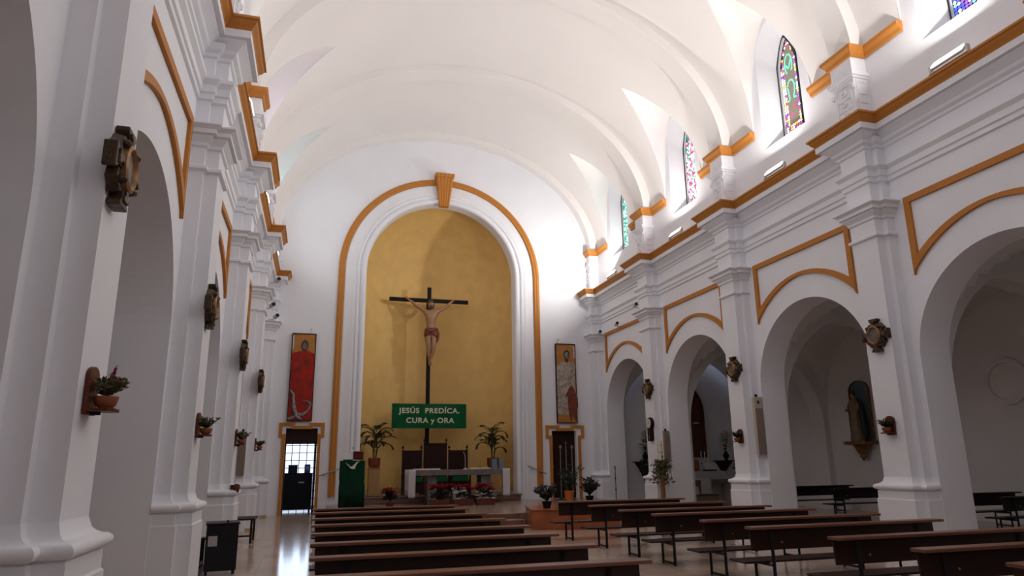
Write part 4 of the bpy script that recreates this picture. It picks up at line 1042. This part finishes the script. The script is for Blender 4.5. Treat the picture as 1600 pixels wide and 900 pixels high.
for i, x in enumerate((.66, .80, .93)):
    k = thing('altar_candle', 8.33+x, ZY-.25, 1.28, 'white candle on the side altar gradine, %s of three' % ('left', 'middle', 'right')[i], 'candle', 'candles on the side altar')
    m = MB(); m.tube([(0, 0, .06), (0, 0, .42)], [.022, .018], 10); m.build('wax', LINEN, k, True); m = MB(); m.lathe([(.04, 0), (.03, .02), (.012, .06)], (0, 0, 0), 10); m.build('holder', GOLDB, k, True)
t = thing('side_altar', 8.3, 20.35, 0, 'pale stone side altar with stepped back ledge in the right aisle', 'altar')
GST = mat('side_altar_stone', (.50, .49, .49), .6, noise=.08)
m = MB(); m.bb(-1.15, 1.02, .0, 1.08, 0, 1.05); m.build('body', GST, t, bevel=.01)
m = MB(); m.bb(-1.15, .95, .7, 1.1, 1.05, 1.28); m.build('gradine', GST, t, bevel=.01)
m = MB(); m.bb(-1.1, 1.10, -.55, .05, .70, .80); m.build('mensa', MARBLE, t, bevel=.01)
for x in (-.9, .95): m = MB(); m.bb(x-.1, x+.1, -.45, -.1, 0, .70); m.build('leg', GST, t)
m = MB(); m.bb(.0, .36, -.57, .06, .805, .815); m.bb(.0, .36, -.575, -.56, .30, .81)
tag(at(m.build('altar_cloth', LINEN), 8.05, 20.35, 0), 'white cloth hanging over the front of the side altar in the right aisle', 'cloth')
t = thing('book_stand', 9.0, 20.7, 1.05, 'grey open missal on a stand on the side altar', 'book stand')
m = MB(); m.box(0, 0, .16, .46, .02, .26, Matrix.Rotation(-.6, 3, 'X')); m.build('book', LGREY, t); m = MB(); m.bb(-.2, .2, -.05, .15, 0, .04); m.build('foot', BLACKM, t)
t = thing('gold_icon', 8.42, 20.65, 1.05, 'small golden icon panel standing on the side altar', 'icon')
m = MB(); n = 10; m.prism([(-.11, 0), (.11, 0), (.11, .28)]+[(.11*cos(PI*i/n), .28+.10*sin(PI*i/n)) for i in range(n+1)], lambda a, b: (a, 0, b), lambda a, b: (a, -.03, b)); m.build('panel', GOLDB, t); m = MB(); m.tube([(0, -.035, .06), (0, -.035, .26)], [.05, .02], 8); m.ball((0, -.035, .29), .03); m.build('painted_figure', TERRA, t, True)
def triangle_shelf(x, label, l2):
    t = thing('corner_shelf', x, ZY, 1.36, label, 'wall shelf', 'flower shelves on the aisle end wall')
    m = MB(); m.bb(-.36, .36, -.42, 0, 0, .03); m.build('shelf', DWOOD, t)
    m = MB(); m.prism([(-.30, 0), (.30, 0), (.08, -.32), (.0, -.42), (-.08, -.32)], lambda a, b: (a, -.02, b), lambda a, b: (a*.9, -.22*(1+b*1.6), b)); m.build('bracket', DWOOD, t)
    v_ = thing('flower_vase', x, ZY-.27, 1.39, l2, 'flower vase', 'white bouquets on the aisle shelves')
    m = MB(); m.lathe([(.07, 0), (.05, .04), (.10, .12), (.11, .18), (.05, .26), (.07, .30)], (0, 0, 0), 14); m.build('vase', BLACKM, v_, True)
    m = MB(); stems(m, (0, 0, .25), 14, .66, .20, .08, .03, 4); m.build('foliage', LEAF, v_)
    m = MB()
    for _ in range(110):
        a = R.uniform(0, 2*PI); h_ = R.uniform(.15, .85); r = .26*sin(PI*min(1, h_+.15))*R.uniform(.4, 1)+.02; star(m, (r*cos(a), r*sin(a)*.6-.03, .28+h_*.85), .07, 5, w=.8)
    m.build('blossoms', WHFL, v_)
R.seed(31)
triangle_shelf(6.88, 'dark triangular wall shelf left of the retable, seen through the far arch', 'vase of white flowers on the shelf seen through the far right arch')
triangle_shelf(9.95, 'dark triangular wall shelf right of the retable, above the side altar', 'vase of white flowers on the shelf above the side altar')
potplant('potted_plant', 6.85, 20.9, 0, 'tall dark plant on a stand below the flower shelf in the far arch', BLACKM, LEAFD, 1.1, .34, 44, .18, .08, .12, .35, k=12)
potplant('potted_plant', 10.0, 20.2, 0, 'dark glossy plant standing right of the side altar missal', BLACKM, LEAFD, .85, .36, 40, .17, .07, .14, .55, k=12)
t = thing('document_box', 7.05, 18.55, .42, 'small cream wedge-shaped box on the low dark cabinet in the right aisle', 'box')
m = MB(); m.prism([(-.12, 0), (.14, 0), (.10, .22), (-.12, .22)], lambda a, b: (a, -.1, b), lambda a, b: (a, .1, b)); m.build('box_body', CREAM, t, bevel=.008); m = MB(); m.bb(-.11, .09, -.09, .09, .22, .23); m.build('lid', LINEN, t)
t = thing('low_cabinet', 7.0, 18.6, 0, 'low dark cabinet in the right aisle behind the front bench', 'cabinet')
m = MB(); m.bb(-.55, .75, -.25, .25, .03, .40); m.build('body', BEIGED, t); m = MB(); m.bb(-.57, .77, -.27, .27, .40, .42); m.build('top', LEAFD, t); m = MB(); m.bb(-.5, .7, -.2, .2, 0, .03); m.build('base', BLACK, t)

# ------------------------------------------------------------------ statue on its bracket, right aisle wall
t = thing('saint_statue', XO-.02, 15.65, 1.86, 'robed wooden saint in dark cape on a gilded bracket on the right aisle wall', 'statue', None, -PI/2)
m = MB(); n = 12; P = [(.34*cos(PI*i/n), 1.35+.30*sin(PI*i/n)) for i in range(n+1)]; P = [(.34, 0)]+P+[(-.34, 0)]
m.prism(P, lambda a, b: (a, 0, b), lambda a, b: (a, -.04, b)); m.build('back_panel', BLUEN, t)
m = MB(); rows = [[((1-o)*a, -d, b if b == 0 else b-o*.2) for a, b in P] for o, d in ((0, 0), (-.06, .02), (-.06, .08), (.02, .08))]; m.grid(rows); m.build('panel_frame', GOLDB, t, True)
m = MB(); m.prism([(-.44, 0), (.44, 0), (.40, -.42), (.15, -.55), (-.15, -.55), (-.40, -.42)], lambda a, b: (a, b*1.0, -.09), lambda a, b: (a, b*1.02, .0)); m.build('plinth', GOLDB, t, bevel=.015)
m = MB(); m.lathe([(.02, -.52), (.05, -.47), (.10, -.42), (.09, -.36), (.16, -.28), (.20, -.18), (.28, -.09)], (0, -.16, 0), 16, 1, .8); m.build('corbel', GOLDB, t, True)
m = MB(); m.lathe([(.19, .0), (.20, .06), (.17, .3), (.145, .6), (.15, .85), (.165, 1.0), (.12, 1.10), (.05, 1.15)], (0, -.26, 0), 20, 1, .8)
m.v = [(x_*(1+.06*sin(9*math.atan2(y_+.26, x_+1e-6))), y_, z_) for x_, y_, z_ in m.v]; m.build('robe', ROBE, t, True)
m = MB()
for e in (-1, 1): m.tube([(e*.06, -.22, 1.12), (e*.16, -.22, .98), (e*.20, -.20, .6), (e*.21, -.19, .25), (e*.19, -.18, .06)], [.05, .08, .075, .08, .05], 10)
m.tube([(.15, -.2, 1.0), (0, -.14, 1.08), (-.15, -.2, 1.0)], .06, 8); m.build('cape', CAPE, t, True)
ch = {'a': ((0, -.26, 1.10), .05, None), 'b': ((0, -.27, 1.17), .045, 'a'), 'c': ((0, -.28, 1.25), (.065, .07), 'b'), 'd': ((0, -.275, 1.33), (.05, .055), 'c'), 'e': ((-.16, -.27, 1.0), .05, 'a'), 'f': ((-.19, -.34, .82), .04, 'e'), 'g': ((-.16, -.44, .86), .022, 'f'), 'h': ((.16, -.27, 1.0), .05, 'a'), 'i': ((.18, -.34, .80), .04, 'h'), 'j': ((.10, -.42, .82), .022, 'i')}
build_skin('body', ch, SKIN, t, 1)
m = MB(); m.ball((0, -.26, 1.30), .075, 12, 1, 1, 1.1); m.ball((0, -.30, 1.17), .03, 8); m.build('hair', HAIR, t, True)

# ------------------------------------------------------------------ left aisle odds: black cabinet, table, chair, head-shaped font
t = thing('black_speaker_cabinet', -4.92, 10.5, 0, 'tall black wheeled cabinet with a grey paper label by the left pillars', 'cabinet', None, math.radians(8))
m = MB(); m.bb(-.20, .20, -.14, .28, .05, .64); m.build('body', BLACK, t, bevel=.008)
m = MB(); m.bb(-.215, .215, -.155, .295, .64, .665); m.build('top_lid', BLACK, t, bevel=.004)
m = MB(); m.bb(-.175, -.06, -.15, -.138, .37, .50); m.build('paper_label', PAPER, t)
m = MB(); m.ball((.06, 0, .675), .018); m.build('knob', BLACKM, t, True)
for a in (-1, 1):
    for b in (-.1, .24): m = MB(); m.tube([(a*.17-.015, b, .028), (a*.17+.015, b, .028)], .028, 12); m.build('wheel', BLACKM, t, True)
t = thing('side_table', -5.0, 14.6, 0, 'dark wooden side table standing at the left pillars behind the black cabinet', 'table')
m = MB(); m.bb(-.26, .22, -.45, .3, .42, .45); m.build('table_top', DWOOD, t, bevel=.004)
for a in (-.2, .16):
    for b in (-.38, .24): m = MB(); m.bb(a-.02, a+.02, b-.02, b+.02, 0, .42); m.build('leg', DWOOD, t)
m = MB(); m.bb(-.2, .16, -.39, -.37, .12, .15); m.build('stretcher', DWOOD, t)
t = thing('kneeler_chair', -5.40, 10.7, 0, 'brown wooden kneeler half hidden behind the black cabinet at left', 'kneeler')
m = MB(); m.bb(-.2, .22, .14, .17, .02, .42); m.build('front_board', BENCHD, t); m = MB(); m.bb(-.23, .25, .0, .2, .42, .45); m.build('shelf', BENCH, t); m = MB(); m.bb(-.2, .22, -.35, .12, .1, .14); m.build('knee_rest', WALNUT, t, bevel=.01)
for a in (-.19, .21): m = MB(); m.bb(a-.02, a+.02, -.36, .18, 0, .08); m.build('leg', BENCHD, t)
t = thing('paper_stack', -5.33, 10.82, .45, 'small stack of white leaflets on the kneeler at left', 'leaflets')
m = MB(); m.bb(-.08, .08, -.06, .06, 0, .03); m.box(.0, 0, .04, .15, .11, .015, Matrix.Rotation(.3, 3, 'Z')); m.build('sheets', LINEN, t); m = MB(); m.box(0, 0, .05, .14, .1, .003, Matrix.Rotation(-.1, 3, 'Z')); m.build('top_sheet', PAPER, t)
t = thing('wall_font', -5.02, 12.85, 1.04, 'small reddish-brown holy water font on the third left pillar', 'font')
m = MB(); m.lathe([(.01, -.09), (.04, -.06), (.055, 0), (.055, .05), (.04, .07), (.001, .08)], (0, 0, 0), 16); m.build('bowl', WALNUT, t, True); m = MB(); m.bb(-.10, -.03, -.02, .02, -.04, .06); m.build('mount', WALNUT, t)

# ------------------------------------------------------------------ light
# daylight from the sacristy window through the left doorway
area('sacristy_daylight', -4.1, 24.8, 1.6, (0, -1, -.15), 1.3, 1.6, 22, (.62, .76, 1))
# added bluish fill light behind the viewer; the entrance wall has no window
area('entrance_fill', 0, YE+.1, 6.2, (0, 1, -.12), 4.5, 4.5, 46, (.76, .86, 1))
# unseen fill lights by the outer aisle walls, behind the viewer
area('aisle_fill', XO-.1, 2.6, 2.9, (-1, .5, -.1), 1.2, 1.4, 12, (.86, .90, 1))
area('aisle_fill', -XO+.1, 2.6, 2.9, (1, .5, -.1), 1.2, 1.4, 8, (.95, .93, .95))
# clerestory daylight coloured by the glass
for s in (1, -1):
    for k, col in enumerate(((.6, .95, 1), (.88, .80, 1), (1, .95, .92), (.62, .72, 1))):
        area('clerestory_daylight', s*5.72, BAYC[k], 9.2, (-s, 0, -.1), .5, 1.7, 6 if s > 0 else 12, col)
w = bpy.data.worlds.new('World'); scene.world = w; w.use_nodes = True
w.node_tree.nodes['Background'].inputs[0].default_value = (.7, .8, 1, 1); w.node_tree.nodes['Background'].inputs[1].default_value = .4

# ------------------------------------------------------------------ camera
cam = bpy.data.cameras.new('camera'); co = bpy.data.objects.new('camera', cam); COL.objects.link(co); scene.camera = co
yaw, pitch, roll = math.radians(15.9), math.radians(13.509), math.radians(-.719)
fw = Vector((sin(yaw)*cos(pitch), cos(yaw)*cos(pitch), sin(pitch))); r0 = Vector((cos(yaw), -sin(yaw), 0)); u0 = r0.cross(fw)
rr = r0*cos(roll)+u0*sin(roll); uu = rr.cross(fw)
co.matrix_world = Matrix(((rr.x, uu.x, -fw.x, -3.74*S), (rr.y, uu.y, -fw.y, 0), (rr.z, uu.z, -fw.z, 1.42*S), (0, 0, 0, 1)))
cam.sensor_width = 36; cam.lens = 36*1059.08/1600; cam.shift_y = 17.6/1600; cam.clip_start = .05; cam.clip_end = 200
vs = scene.view_settings; vs.view_transform = 'Standard'; vs.look = 'None'; vs.gamma = 1; vs.use_curve_mapping = False; vs.exposure = .24
scene.cycles.max_bounces = 8; scene.cycles.diffuse_bounces = 6; scene.cycles.use_denoising = True
